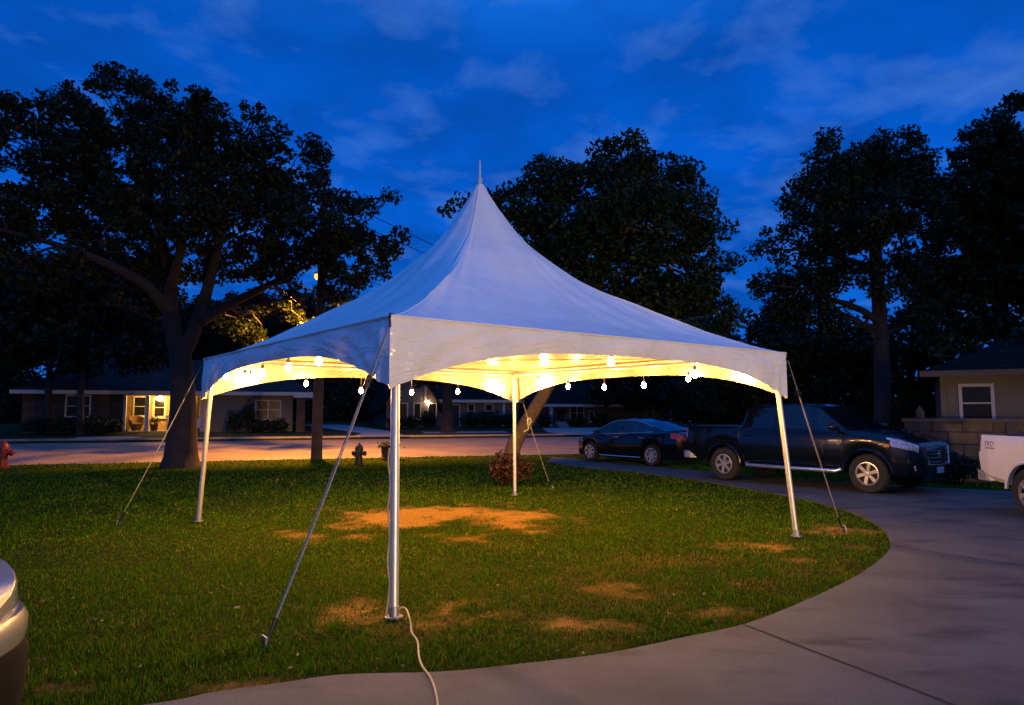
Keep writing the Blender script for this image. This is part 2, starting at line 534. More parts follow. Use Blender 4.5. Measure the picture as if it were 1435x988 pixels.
r1 = ramp(t_, [(0.32, (0.054, 0.054, 0.047)), (0.5, (0.080, 0.079, 0.070)), (0.7, (0.104, 0.102, 0.092))]); t_.links.new(na.outputs[0], r1.inputs[0])
r2 = ramp(t_, [(0.52, (1, 1, 1)), (0.60, (0.78, 0.77, 0.78)), (0.68, (0.42, 0.41, 0.43))]); t_.links.new(ns.outputs[0], r2.inputs[0])
r3 = ramp(t_, [(0.3, (0.8, 0.8, 0.8)), (0.7, (1.18, 1.18, 1.18))]); t_.links.new(nf.outputs[0], r3.inputs[0])
c_ = mixc(t_, 1.0, r1.outputs[0], r2.outputs[0], 'MULTIPLY')
c_ = mixc(t_, 1.0, c_, r3.outputs[0], 'MULTIPLY')
t_.links.new(c_, b_.inputs['Base Color'])
b_.inputs['Roughness'].default_value = 0.8
b_.inputs['Specular IOR Level'].default_value = 0.3
bp_ = nn(t_, 'ShaderNodeBump', i_Strength=0.25, i_Distance=0.01)
t_.links.new(nf.outputs[0], bp_.inputs['Height']); t_.links.new(bp_.outputs[0], b_.inputs['Normal'])
bm = bmesh.new()
top = [bm.verts.new((x, y, 0.018)) for x, y in drive_poly]
f = bm.faces.new(top)
if f.normal.z < 0: f.normal_flip()
bmesh.ops.triangulate(bm, faces=[f])
bot = [bm.verts.new((x, y, -0.10)) for x, y in drive_poly]
n_ = len(top)
for i in range(n_):
    bm.faces.new((top[i], top[(i + 1) % n_], bot[(i + 1) % n_], bot[i]))
me = bpy.data.meshes.new('driveway'); bm.to_mesh(me); bm.free()
me.materials.append(dm)
drive = bpy.data.objects.new('driveway', me); COL.objects.link(drive); structure(drive)
def joint(a, b, w=0.012):
    a = Vector(a); b = Vector(b); d = (b - a).normalized(); n = Vector((-d.y, d.x, 0)) * w
    j = MB(); z = Vector((0, 0, 0.0215))
    j.add([a - n + z, a + n + z, b + n + z, b - n + z], [(0, 1, 2, 3)])
    j.build('joint', M['joint'], drive, smooth=False)
joint(flat(1043, 879), flat(1340, 994))
joint(flat(1250, 767), flat(1500, 806))
joint(flat(1180, 716), flat(1330, 700))

# lawn: fine sheet, its worn patches stored as an attribute
def fbm(x, y, seed=0, oct=4, sc=1.0):
    r_ = np.random.default_rng(seed)
    tot = np.zeros_like(x); amp = 1.0; norm = 0
    for o_ in range(oct):
        N = 64
        tab = r_.random((N, N))
        xx = x * sc * 2 ** o_; yy = y * sc * 2 ** o_
        xi = np.floor(xx).astype(int); yi = np.floor(yy).astype(int)
        fx = xx - xi; fy = yy - yi
        fx = fx * fx * (3 - 2 * fx); fy = fy * fy * (3 - 2 * fy)
        a = tab[xi % N, yi % N]; b = tab[(xi + 1) % N, yi % N]; c = tab[xi % N, (yi + 1) % N]; d = tab[(xi + 1) % N, (yi + 1) % N]
        tot += amp * ((a * (1 - fx) + b * fx) * (1 - fy) + (c * (1 - fx) + d * fx) * fy)
        norm += amp; amp *= 0.5
    return tot / norm
patches = [  # centre px, half width px, half height px, strength
    (620, 726, 165, 20, 1.15), (735, 737, 60, 10, 1.05), (500, 735, 75, 9, 0.9), (600, 713, 110, 7, 0.9), (495, 848, 46, 20, 0.72), (600, 845, 75, 11, 0.5), (880, 824, 75, 11, 0.36), (835, 868, 50, 18, 0.22),
    (1090, 772, 90, 11, 0.72), (1150, 742, 75, 8, 0.6), (1000, 858, 42, 9, 0.45), (700, 900, 70, 12, 0.35), (1010, 790, 100, 13, 0.35),
    (110, 958, 80, 8, 1.0), (330, 966, 80, 15, 1.0), (720, 880, 140, 28, 0.33), (1190, 765, 40, 7, 0.5)]
def dirt(x, y):
    v = np.zeros_like(x)
    n = fbm(x, y, 3, 5, 1.3)
    for px, py, hx, hy, k in patches:
        c = flat(px, py); a = flat(px + hx, py); b = flat(px, py - hy); b2 = flat(px, py + hy)
        rx = abs(a.x - c.x); ry = abs(b.y - b2.y) / 2
        d = np.sqrt(((x - c.x) / rx) ** 2 + ((y - (b.y + b2.y) / 2) / ry) ** 2)
        v = np.maximum(v, k * np.clip(1.3 - 0.75 * d, 0, 1))
    n2 = fbm(x, y, 5, 5, 3.7)
    return np.clip((v * 0.8 + (n - 0.5) * 2.0 + (n2 - 0.5) * 1.3 - 0.36) * 1.25, 0, 1) * np.clip(v * 4, 0, 1)

ns_, ntt = 240, 300
tt = np.linspace(-12, 27, ntt); ss = np.linspace(-27, -0.17, ns_)
TT, SS = np.meshgrid(tt, ss)
X = P0.x + TT * DIR.x + SS * NRM.x; Y = P0.y + TT * DIR.y + SS * NRM.y
Z = -0.018 + 0.03 * (fbm(X.ravel(), Y.ravel(), 9, 3, 0.6).reshape(X.shape) - 0.5)
Z += 0.045 * np.clip((SS + 3) / 2.8, 0, 1)
lm = bpy.data.meshes.new('lawn')
verts = np.stack([X.ravel(), Y.ravel(), Z.ravel()], 1)
idx = np.arange(ns_ * ntt).reshape(ns_, ntt)
faces = np.stack([idx[:-1, :-1].ravel(), idx[:-1, 1:].ravel(), idx[1:, 1:].ravel(), idx[1:, :-1].ravel()], 1)
lm.vertices.add(len(verts)); lm.vertices.foreach_set('co', verts.ravel().astype(np.float32))
lm.loops.add(faces.size); lm.loops.foreach_set('vertex_index', faces.ravel().astype(np.int32))
lm.polygons.add(len(faces)); lm.polygons.foreach_set('loop_start', np.arange(0, faces.size, 4, dtype=np.int32))
lm.polygons.foreach_set('loop_total', np.full(len(faces), 4, dtype=np.int32))
lm.update(); lm.validate()
at_ = lm.attributes.new('dirt', 'FLOAT', 'POINT')
at_.data.foreach_set('value', dirt(X.ravel(), Y.ravel()).astype(np.float32))
lmat = bpy.data.materials.new('lawn soil')
lmat.use_nodes = True
t_ = lmat.node_tree; b_ = t_.nodes['Principled BSDF']
tcn = nn(t_, 'ShaderNodeTexCoord')
aa = nn(t_, 'ShaderNodeAttribute', attribute_name='dirt')
na = nn(t_, 'ShaderNodeTexNoise', i_Scale=14.0, i_Detail=7.0, i_Roughness=0.75)
nb_ = nn(t_, 'ShaderNodeTexNoise', i_Scale=1.2, i_Detail=5.0)
for n_ in (na, nb_): t_.links.new(tcn.outputs['Object'], n_.inputs['Vector'])
rg = ramp(t_, [(0.3, (0.012, 0.022, 0.0015)), (0.7, (0.036, 0.046, 0.004))]); t_.links.new(na.outputs[0], rg.inputs[0])
rs = ramp(t_, [(0.3, (0.22, 0.115, 0.022)), (0.55, (0.36, 0.195, 0.042)), (0.75, (0.46, 0.26, 0.07))]); t_.links.new(na.outputs[0], rs.inputs[0])
fa = math_(t_, 'ADD', aa.outputs['Fac'], math_(t_, 'MULTIPLY', math_(t_, 'SUBTRACT', na.outputs[0], 0.5), 0.6), True)
c_ = mixc(t_, fa, rg.outputs[0], rs.outputs[0])
t_.links.new(c_, b_.inputs['Base Color'])
b_.inputs['Roughness'].default_value = 0.95
b_.inputs['Specular IOR Level'].default_value = 0.02
bp_ = nn(t_, 'ShaderNodeBump', i_Strength=0.8, i_Distance=0.03)
t_.links.new(na.outputs[0], bp_.inputs['Height']); t_.links.new(bp_.outputs[0], b_.inputs['Normal'])
lm.materials.append(lmat)
lawn = bpy.data.objects.new('lawn', lm); COL.objects.link(lawn); structure(lawn)

# grass blades (stuff)
def grass():
    bands = [(2.6, 5.2, 3300, 0.055, 0.0030), (5.2, 8.0, 1900, 0.052, 0.0042), (8.0, 11.5, 950, 0.05, 0.006), (11.5, 16.0, 460, 0.05, 0.009), (16.0, 27.0, 190, 0.055, 0.015)]
    PX = []; PY = []; HH = []; WW = []
    for y0, y1, dens, h, w in bands:
        x0, x1 = -0.80 * y1, 0.80 * y1
        n = int(dens * (x1 - x0) * (y1 - y0))
        x = rng.uniform(x0, x1, n); y = rng.uniform(y0, y1, n)
        k = (np.abs(x / y) < 0.79)
        s = (x - P0.x) * NRM.x + (y - P0.y) * NRM.y
        k &= s < -0.14
        x, y = x[k], y[k]
        jx = x + rng.normal(0, 0.02, len(x)); jy = y + rng.normal(0, 0.02, len(x))
        k = ~poly_in(jx, jy, drive_poly)
        x, y = x[k], y[k]
        d = dirt(x, y)
        thin = np.clip(0.25 + 1.6 * fbm(x, y, 21, 4, 1.9), 0, 1)
        k = rng.random(len(x)) < (1 - 0.93 * d) * thin
        x, y, d = x[k], y[k], d[k]
        clump = fbm(x, y, 33, 3, 3.5) + (0.25 if y1 < 6 else 0.0) * np.clip((fbm(x, y, 44, 3, 1.2) - 0.5) * 5, 0, 1)
        PX.append(x); PY.append(y)
        HH.append(h * rng.uniform(0.5, 1.25, len(x)) * (0.2 + 1.3 * clump) * (1 - 0.5 * d)); WW.append(np.full(len(x), w) * rng.uniform(0.7, 1.3, len(x)))
    x = np.concatenate(PX); y = np.concatenate(PY); h = np.concatenate(HH); w = np.concatenate(WW)
    n = len(x)
    # drier towards the tent's front and the worn patches, lush along the edges and under the oak
    front = np.clip(1 - np.hypot((x - 1.6) / 4.2, (y - 7.6) / 3.6), 0, 1)
    DRY = np.clip(0.75 * dirt(x, y) + front * np.clip(fbm(x, y, 77, 5, 1.6) * 3.2 - 1.25, 0, 1) * 1.1 + 0.03, 0, 1)
    s = (x - P0.x) * NRM.x + (y - P0.y) * NRM.y
    z = -0.02 + 0.045 * np.clip((s + 3) / 2.8, 0, 1)
    a = rng.uniform(0, 2 * np.pi, n); lean = rng.uniform(0.1, 0.95, n); la = rng.uniform(0, 2 * np.pi, n)
    ux, uy = np.cos(a) * w, np.sin(a) * w
    lx, ly = np.cos(la) * lean * h, np.sin(la) * lean * h
    V = np.empty((n, 5, 3), np.float32)
    V[:, 0] = np.stack([x - ux, y - uy, z], 1); V[:, 1] = np.stack([x + ux, y + uy, z], 1)
    mx, my = x + lx * 0.35, y + ly * 0.35
    V[:, 2] = np.stack([mx + ux * 0.8, my + uy * 0.8, z + h * 0.6], 1); V[:, 3] = np.stack([mx - ux * 0.8, my - uy * 0.8, z + h * 0.6], 1)
    V[:, 4] = np.stack([x + lx, y + ly, z + h * (1.05 - 0.35 * lean)], 1)
    me = bpy.data.meshes.new('grass')
    me.vertices.add(n * 5); me.vertices.foreach_set('co', V.ravel())
    o = (np.arange(n) * 5)[:, None]
    L = np.concatenate([o + np.array([[0, 1, 2, 3]]), o + np.array([[3, 2, 4]])], 1).astype(np.int32)
    me.loops.add(n * 7); me.loops.foreach_set('vertex_index', L.ravel())
    me.polygons.add(n * 2)
    lsx = np.stack([np.arange(n) * 7, np.arange(n) * 7 + 4], 1).ravel().astype(np.int32)
    me.polygons.foreach_set('loop_start', lsx)
    me.polygons.foreach_set('loop_total', np.tile([4, 3], n).astype(np.int32))
    me.update()
    gmat = bpy.data.materials.new('grass blades')
    gmat.use_nodes = True
    t = gmat.node_tree; t.nodes.clear()
    o_ = nn(t, 'ShaderNodeOutputMaterial')
    ge = nn(t, 'ShaderNodeNewGeometry')
    r = ramp(t, [(0.0, (0.021, 0.066, 0.0008)), (0.45, (0.050, 0.142, 0.001)), (0.86, (0.086, 0.185, 0.002)), (0.95, (0.14, 0.145, 0.01)), (1.0, (0.30, 0.20, 0.05))])
    t.links.new(ge.outputs['Random Per Island'], r.inputs[0])
    tcx = nn(t, 'ShaderNodeTexCoord')
    nz = nn(t, 'ShaderNodeTexNoise', i_Scale=0.7, i_Detail=4.0)
    t.links.new(tcx.outputs['Object'], nz.inputs['Vector'])
    rr = ramp(t, [(0.35, (0.75, 0.85, 0.8)), (0.65, (1.3, 1.12, 1.0))]); t.links.new(nz.outputs[0], rr.inputs[0])
    c = mixc(t, 1.0, r.outputs[0], rr.outputs[0], 'MULTIPLY')
    ad = nn(t, 'ShaderNodeAttribute', attribute_name='dry')
    c = mixc(t, ad.outputs['Fac'], c, (0.24, 0.145, 0.03))
    p = nn(t, 'ShaderNodeBsdfPrincipled'); p.inputs['Roughness'].default_value = 0.55
    p.inputs['Specular IOR Level'].default_value = 0.04
    t.links.new(c, p.inputs['Base Color'])
    tr = nn(t, 'ShaderNodeBsdfTranslucent'); t.links.new(c, tr.inputs[0])
    mx_ = nn(t, 'ShaderNodeMixShader'); mx_.inputs[0].default_value = 0.3
    t.links.new(p.outputs[0], mx_.inputs[1]); t.links.new(tr.outputs[0], mx_.inputs[2]); t.links.new(mx_.outputs[0], o_.inputs[0])
    me.materials.append(gmat)
    dry = np.clip((DRY - rng.random(n)) * 1.6, 0, 1)
    da = me.attributes.new('dry', 'FLOAT', 'POINT')
    da.data.foreach_set('value', np.repeat(dry, 5).astype(np.float32))
    ob = bpy.data.objects.new('grass', me); COL.objects.link(ob)
    tag(ob, 'short patchy lawn grass under and around the white tent', 'grass', kind='stuff')
grass()

# a sprinkling of fallen leaves and dry bits on the turf
def litter():
    n = 380
    y = rng.uniform(3.2, 15, n); x = rng.uniform(-0.75, 0.75, n) * y
    k = ~poly_in(x, y, drive_poly) & ((x - P0.x) * NRM.x + (y - P0.y) * NRM.y < -0.3)
    k |= rng.random(n) < 0.03
    x, y = x[k], y[k]; n = len(x)
    b = MB()
    for i in range(n):
        a = random.uniform(0, 6.28); l = random.uniform(0.012, 0.034); w_ = l * random.uniform(0.25, 0.5)
        z = random.uniform(0.024, 0.045); ca, sa = math.cos(a), math.sin(a); t1 = random.uniform(-0.012, 0.012)
        b.add([(x[i] - ca * l, y[i] - sa * l, z), (x[i] + sa * w_, y[i] - ca * w_, z + t1), (x[i] + ca * l, y[i] + sa * l, z + 0.006), (x[i] - sa * w_, y[i] + ca * w_, z - t1 * 0.4)], [(0, 1, 2, 3)])
    o = b.build('leaf_litter', leaf_mat('dry leaf litter', (0.07, 0.04, 0.015), (0.24, 0.16, 0.07), 0.1), smooth=False)
    tag(o, 'scattered dry fallen leaves and bits on the lawn', 'leaf litter', kind='stuff')
litter()
# paths across the street
def st_patch(name, pts, m, dz):
    b = MB()
    vs = []
    for t, s in pts:
        p = st(t, s, SLOPE * min(max(s, 0), 30) + dz); vs.append(p)
    b.add(vs, [tuple(range(len(vs)))])
    return structure(b.build(name, m, smooth=False))
st_patch('path', [(tpx(95, 11.3), 11.24), (tpx(222, 11.3), 11.24), (tpx(188, 13.2), 13.2), (tpx(112, 13.2), 13.2)], M['path'], 0.04)
st_patch('path', [(tpx(490, 10.9), 10.9), (tpx(575, 10.9), 10.9), (tpx(545, 16), 16), (tpx(480, 24), 24), (tpx(420, 24), 24), (tpx(508, 14), 14)], M['path'], 0.05)
st_patch('path', [(tpx(590, 15), 13.6), (tpx(705, 15), 13.6), (tpx(705, 15), 15.0), (tpx(590, 15), 15.0)], M['path'], 0.04)
st_patch('path', [(tpx(790, 10.9), 10.9), (tpx(870, 10.9), 10.9), (tpx(850, 18), 18), (tpx(760, 18), 18), (tpx(765, 14), 14)], M['path'], 0.05)

# ------------------------------------------------------------------ tent
vinyl = bpy.data.materials.new('white tent vinyl')
vinyl.use_nodes = True
t_ = vinyl.node_tree; b_ = t_.nodes['Principled BSDF']
tcn = nn(t_, 'ShaderNodeTexCoord')
na = nn(t_, 'ShaderNodeTexNoise', i_Scale=2.2, i_Detail=6.0, i_Roughness=0.6)
t_.links.new(tcn.outputs['Object'], na.inputs['Vector'])
rv = ramp(t_, [(0.3, (0.74, 0.74, 0.73)), (0.6, (0.84, 0.84, 0.83))]); t_.links.new(na.outputs[0], rv.inputs[0])
gi_ = nn(t_, 'ShaderNodeNewGeometry')      # inner face coloured a darker cream to dim the bulb light on it
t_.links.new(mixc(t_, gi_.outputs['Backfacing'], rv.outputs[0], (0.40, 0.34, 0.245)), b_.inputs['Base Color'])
b_.inputs['Roughness'].default_value = 0.38
b_.inputs['Specular IOR Level'].default_value = 0.45
mpn = nn(t_, 'ShaderNodeMapping'); mpn.inputs['Scale'].default_value = (1, 1, 1)
nw = nn(t_, 'ShaderNodeTexNoise', i_Scale=3.2, i_Detail=4.0, i_Roughness=0.55, i_Distortion=1.2)
t_.links.new(tcn.outputs['Object'], nw.inputs['Vector'])
bp_ = nn(t_, 'ShaderNodeBump', i_Strength=0.35, i_Distance=0.03)
t_.links.new(nw.outputs[0], bp_.inputs['Height']); t_.links.new(bp_.outputs[0], b_.inputs['Normal'])
tr_ = nn(t_, 'ShaderNodeBsdfTranslucent'); tr_.inputs[0].default_value = (0.8, 0.74, 0.62, 1)
ms_ = nn(t_, 'ShaderNodeMixShader'); ms_.inputs[0].default_value = 0.004
t_.links.new(b_.outputs[0], ms_.inputs[1]); t_.links.new(tr_.outputs[0], ms_.inputs[2])
t_.links.new(ms_.outputs[0], t_.nodes['Material Output'].inputs[0])

skirt = vinyl.copy(); skirt.name = 'white valance vinyl'
for n_ in skirt.node_tree.nodes:
    if n_.type == 'MIX_SHADER': n_.inputs[0].default_value = 0.001
    if n_.type == 'BSDF_PRINCIPLED': n_.inputs['Roughness'].default_value = 0.2
_t = skirt.node_tree
_b = [n_ for n_ in _t.nodes if n_.type == 'BSDF_PRINCIPLED'][0]
_bump = [n_ for n_ in _t.nodes if n_.type == 'BUMP'][0]
_tc = nn(_t, 'ShaderNodeTexCoord'); _mp = nn(_t, 'ShaderNodeMapping')
_mp.inputs['Scale'].default_value = (2.2, 2.2, 7.0); _mp.inputs['Rotation'].default_value = (R(24), R(18), 0)
_t.links.new(_tc.outputs['Object'], _mp.inputs[0])
_nz = nn(_t, 'ShaderNodeTexNoise', i_Scale=0.75, i_Detail=2.0, i_Roughness=0.5, i_Distortion=1.6)
_t.links.new(_mp.outputs[0], _nz.inputs['Vector'])
_ab = math_(_t, 'ABSOLUTE', math_(_t, 'SUBTRACT', _nz.outputs[0], 0.5))
_rg = ramp(_t, [(0.0, (1, 1, 1)), (0.10, (0.25, 0.25, 0.25)), (0.3, (0, 0, 0))]); _t.links.new(_ab, _rg.inputs[0])
_b2 = nn(_t, 'ShaderNodeBump', i_Strength=0.30, i_Distance=0.02)
_t.links.new(_rg.outputs[0], _b2.inputs['Height']); _t.links.new(_bump.outputs[0], _b2.inputs['Normal'])
_t.links.new(_b2.outputs[0], _b.inputs['Normal'])
tent = thing('party_tent', 'white high-peak party tent glowing over the lawn on four poles', 'tent', (TC.x, TC.y, 0), TYAW + math.pi / 4)
# local frame: corners at (+-HALF, +-HALF): near = (+,-)?  handled below by corner_local
TM = Matrix.Translation((TC.x, TC.y, 0)) @ Matrix.Rotation(TYAW + math.pi / 4, 4, 'Z')
TI = TM.inverted()
def loc(p):
    return TI @ Vector(p)
LN, LR, LB, LL = (loc(c) for c in (CN, CR, CB, CL))
prof_r = [0, 0.02, 0.056, 0.15, 0.21, 0.29, 0.37, 0.446, 0.6, 0.75, 0.9, 1.0]
prof_h = [1, 0.955, 0.87, 0.69, 0.60, 0.505, 0.41, 0.335, 0.215, 0.115, 0.04, 0.0]
def roof_z(u, v):
    q = max(abs(u), abs(v))
    e = math.hypot(u, v)
    k = min(1, q / 0.55); k = k * k * (3 - 2 * k)
    nrm = (e * 0.86) * (1 - k) + q * k
    h = float(np.interp(nrm, prof_r, prof_h))
    # taut cloth: faces sag a little between the ridges, folds run to the corners
    along = min(abs(u), abs(v)) / max(q, 1e-6)          # 1 on a ridge
    h -= 0.022 * math.sin(math.pi * min(q, 1)) * (1 - along ** 3)
    ang = math.atan2(v, u)
    fold = 0.0
    near = along ** 5 * math.sin(math.pi * min(1, q)) ** 0.7
    fold += 0.007 * near * math.sin(46 * along + 9 * q)
    fold += 0.0042 * math.sin(math.pi * min(q, 1) ** 1.6) * math.sin(ang * 37 + 2.5 * math.sin(ang * 5)) * (0.4 + 0.6 * math.sin(ang * 3 + 1))
    fold += 0.004 * math.sin(math.pi * min(q, 1)) * math.sin(ang * 13 + 4 * q)
    return EAVE + (PEAK - EAVE) * (h + fold * (1 if q > 0.1 else q * 10))
rb_ = MB()
NR, NA = 44, 192
vs = []; fs = []
for i in range(NR + 1):
    q = (i / NR) ** 1.35
    for k in range(NA):
        a = k / NA * 8
        side = int(a // 2); f_ = (a % 2) - 1     # -1..1 along the side
        f_ = math.copysign(abs(f_) ** 0.85, f_)
        u, v = [(1, f_), (-f_, 1), (-1, -f_), (f_, -1)][side]
        qq = max(q, 0.004)
        vs.append((u * qq * HALF, v * qq * HALF, roof_z(u * qq, v * qq)))
for i in range(NR):
    for k in range(NA):
        a_, b2 = i * NA + k, i * NA + (k + 1) % NA
        fs.append((a_, b2, b2 + NA, a_ + NA))
rb_.add(vs, fs)
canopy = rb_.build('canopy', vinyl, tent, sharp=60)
# valance on each side: a scalloped skirt, arched in the middle
def valance(side):
    b = MB()
    nu, nv = 96, 14
    vs = []
    ph = side * 1.7
    for i in range(nu + 1):
        f_ = -1 + 2 * i / nu
        dep = 0.205 + 0.42 * abs(f_) ** 3.1
        for j in range(nv + 1):
            w = j / nv
            edge = abs(f_)
            bul = 0.006 + 0.012 * math.sin(w * math.pi)
            # pleats gather towards the corners and run diagonally
            bul += 0.024 * (edge ** 7) * math.sin(f_ * 95 + w * 2.0 + ph) * (0.35 + w)
            bul += 0.010 * edge ** 2 * math.sin((1 - edge) * 38 * (0.4 + w) + w * 5 + ph)
            bul += 0.005 * math.sin(f_ * 14 + w * 4 + ph)
            tp_ = min(1, (1 - edge) / 0.012)
            o_ = HALF + 0.012 * (1 - tp_) + bul * tp_
            a_ = f_ * (HALF + 0.012)
            u, v = [(o_, a_), (-a_, o_), (-o_, -a_), (a_, -o_)][side]
            vs.append((u, v, EAVE - dep * w + 0.002))
    fs = [(i * (nv + 1) + j, (i + 1) * (nv + 1) + j, (i + 1) * (nv + 1) + j + 1, i * (nv + 1) + j + 1) for i in range(nu) for j in range(nv)]
    b.add(vs, fs)
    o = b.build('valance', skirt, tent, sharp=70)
    return o
for sd in range(4):
    valance(sd)
# hem rope along the eave and the ridge seams
b = MB()
for sd in range(4):
    pts = []
    for i in range(30):
        f_ = -1 + 2 * i / 29
        u, v = [(1, f_), (-f_, 1), (-1, -f_), (f_, -1)][sd]
        pts.append((u * (HALF + 0.012), v * (HALF + 0.012), EAVE + 0.004))
    b.tube(pts, 0.012, 6)
b.build('hem', vinyl, tent)
b = MB()
for sx, sy in ((1, 1), (1, -1), (-1, 1), (-1, -1)):
    pts = []
    for i in range(40):
        q = 0.01 + 0.985 * i / 39
        pts.append((sx * q * HALF, sy * q * HALF, roof_z(sx * q, sy * q) - 0.004))
    b.tube(pts, 0.010, 6)
b.build('seam', vinyl, tent)
# spire
b = MB()
b.lathe([(0.05, PEAK - 0.06), (0.042, PEAK + 0.02), (0.022, PEAK + 0.03), (0.018, PEAK + 0.26), (0.012, PEAK + 0.30), (0.001, PEAK + 0.31)], 12)
b.build('spire', M['alu'], tent)
# centre mast standing on the crossed cables
b = MB()
b.tube([(0, 0, EAVE - 0.02), (0, 0, PEAK - 0.03)], 0.028, 10)
b.lathe([(0.001, EAVE - 0.09), (0.06, EAVE - 0.08), (0.06, EAVE - 0.03), (0.001, EAVE - 0.02)], 14)
b.build('mast', M['alu'], tent)
cab = MB()
for a_, c_ in ((LN, LB), (LR, LL)):
    cab.tube([(a_.x * 0.98, a_.y * 0.98, EAVE - 0.06), (0, 0, EAVE - 0.055), (c_.x * 0.98, c_.y * 0.98, EAVE - 0.06)], 0.006, 6)
cab.build('cross_cable', M['steel'], tent)
# perimeter beams and mid-side purlins
ins = 0.965
for a_, c_ in ((LN, LR), (LR, LB), (LB, LL), (LL, LN)):
    b = MB()
    b.tube([(a_.x * ins, a_.y * ins, EAVE - 0.05), (c_.x * ins, c_.y * ins, EAVE - 0.05)], 0.028, 10)
    b.build('beam', M['alu'], tent)
# intermediate rafters rising from the middle of each side to the mast head
for k in range(4):
    b = MB()
    pts = []
    for i in range(10):
        q = 0.965 - 0.93 * i / 9
        u, v = [(q, 0), (0, q), (-q, 0), (0, -q)][k]
        pts.append((u * HALF, v * HALF, roof_z(u, v) - 0.06))
    if k in (1, 2):
        b.tube(pts, 0.008, 6)
        b.build('rafter_cable', M['steel'], tent)
# legs, slightly splayed as in the photograph
def leg(foot, head_l, r=0.036):
    f_l = loc(foot)
    b = MB()
    h = Vector((head_l.x * ins, head_l.y * ins, EAVE - 0.03))
    b.tube([(f_l.x, f_l.y, 0.0), f_l.lerp(h, 0.5), h], r, 16)
    o = b.build('leg', M['alu'], tent)
    fb = MB()
    fb.lathe([(0.001, 0.0), (0.075, 0.0), (0.075, 0.012), (0.045, 0.018), (0.042, 0.09), (0.001, 0.092)], 16, Matrix.Translation((f_l.x, f_l.y, 0.004)))
    fb.build('foot_plate', M['steel'], o)
    cl = MB()
    d = (h - f_l).normalized()
    cl.tube([h - d * 0.10, h + d * 0.03], r + 0.010, 16)
    cl.build('clamp', M['steel'], o)
leg(flat(552, 866), LN, 0.038)
leg(flat(278, 731), LL)
leg(flat(1116, 752), LR)
leg(flat(721.5, 694), LB)
# corner hardware where the guys hook on
for c in (LN, LR, LB, LL):
    b = MB()
    d = Vector((c.x, c.y, 0)).normalized()
    q = Vector((c.x, c.y, EAVE))
    b.tube([q + d * 0.005 + Vector((0, 0, -0.10)), q + d * 0.03 + Vector((0, 0, -0.03)), q + d * 0.02 + Vector((0, 0, 0.02)), q - d * 0.06 + Vector((0, 0, 0.025))], 0.010, 8)
    b.build('corner_hook', M['black_metal'], tent)

# ------------------------------------------------------------------ guy straps with ratchets and stakes
def guy(label, top_w, stake_px, slack=None, th=1.0):
    sk = flat(*stake_px)
    root = thing('guy_strap', label, 'guy strap', (sk.x, sk.y, 0), 0, 'guy straps holding the tent')
    top = Vector(top_w); d = (top - sk)
    side = Vector((-d.y, d.x, 0)).normalized()
    b = MB()
    lo = sk + d * 0.045 + Vector((0, 0, 0.01)); hi = sk + d * 0.985
    for k in (-1, 1):     # doubled webbing
        pts = []
        for i in range(13):
            f_ = i / 12
            p = lo.lerp(hi, f_) + side * k * th * (0.006 + 0.009 * math.sin(math.pi * f_)) - Vector((0, 0, 0.03 * math.sin(math.pi * f_)))
            pts.append(p)
        b.tube(pts, 0.0056 * th, 6)
    b.build('webbing', M['strap'], root, world=True)
    b = MB()
    p = sk + d * 0.80
    dn = d.normalized()
    b.tube([p - dn * 0.05, p + dn * 0.05], 0.026 * (0.4 + 0.6 * th), 8)
    b.tube([p - side * 0.04, p + side * 0.04], 0.012, 8)
    b.build('ratchet', M['black_metal'], root, world=True)
    b = MB()
    p = sk + d * 0.03
    b.tube([p - dn * 0.02, p + dn * 0.12], [0.012, 0.022], 8)
    b.tube([sk + dn * 0.09, sk + dn * 0.045, sk + side * 0.03 + Vector((0, 0, 0.02)), sk + side * 0.04 - Vector((0, 0, 0.02))], 0.010, 8)
    b.build('hook', M['black_metal'], root, world=True)
    b = MB()
    b.tube([sk - dn * 0.05 - Vector((0, 0, 0.08)), sk + Vector((0, 0, 0.055)) - side * 0.02], 0.012, 8)
    b.tube([sk + Vector((0, 0, 0.055)) - side * 0.02, sk + Vector((0, 0, 0.06)) + side * 0.05, sk + side * 0.07 + Vector((0, 0, -0.02))], 0.009, 8)
    b.build('stake', M['steel'], root, world=True)
    if slack:
        b = MB()
        c = sk + d * slack
        pts = []
        for i in range(40):
            a = i * 0.55
            r = 0.055 + 0.012 * math.sin(i * 1.7)
            pts.append(c + Vector((r * math.cos(a) * 0.7, 0.04 * math.sin(i), r * math.sin(a) * 1.2)))
        pts.append(c + Vector((-0.02, 0, -0.16))); pts.append(c + Vector((-0.12, 0, -0.22)))
        b.tube(pts, 0.012, 6)
        b.build('strap_coil', M['strap'], root, world=True)
def cw(c, dz=0.0, o_=0.03):
    d = Vector((c.x - TC.x, c.y - TC.y, 0)).normalized()
    return Vector((c.x, c.y, EAVE + dz)) + d * o_
guy('taut double strap from the nearest tent corner to a stake in the front lawn', cw(CN, -0.08), (372, 905))
guy('thin guy strap beside the tent leg near the big oak trunk', cw(CL, -0.06), (165, 735), th=0.62)
guy('dark guy strap crossing in front of the navy pickup door', cw(CR, -0.06), (1180, 742), th=0.5)
guy('guy strap with a bundled coil beside the leaning tree trunk', cw(CB, -0.10), (772, 685), slack=0.62, th=0.6)

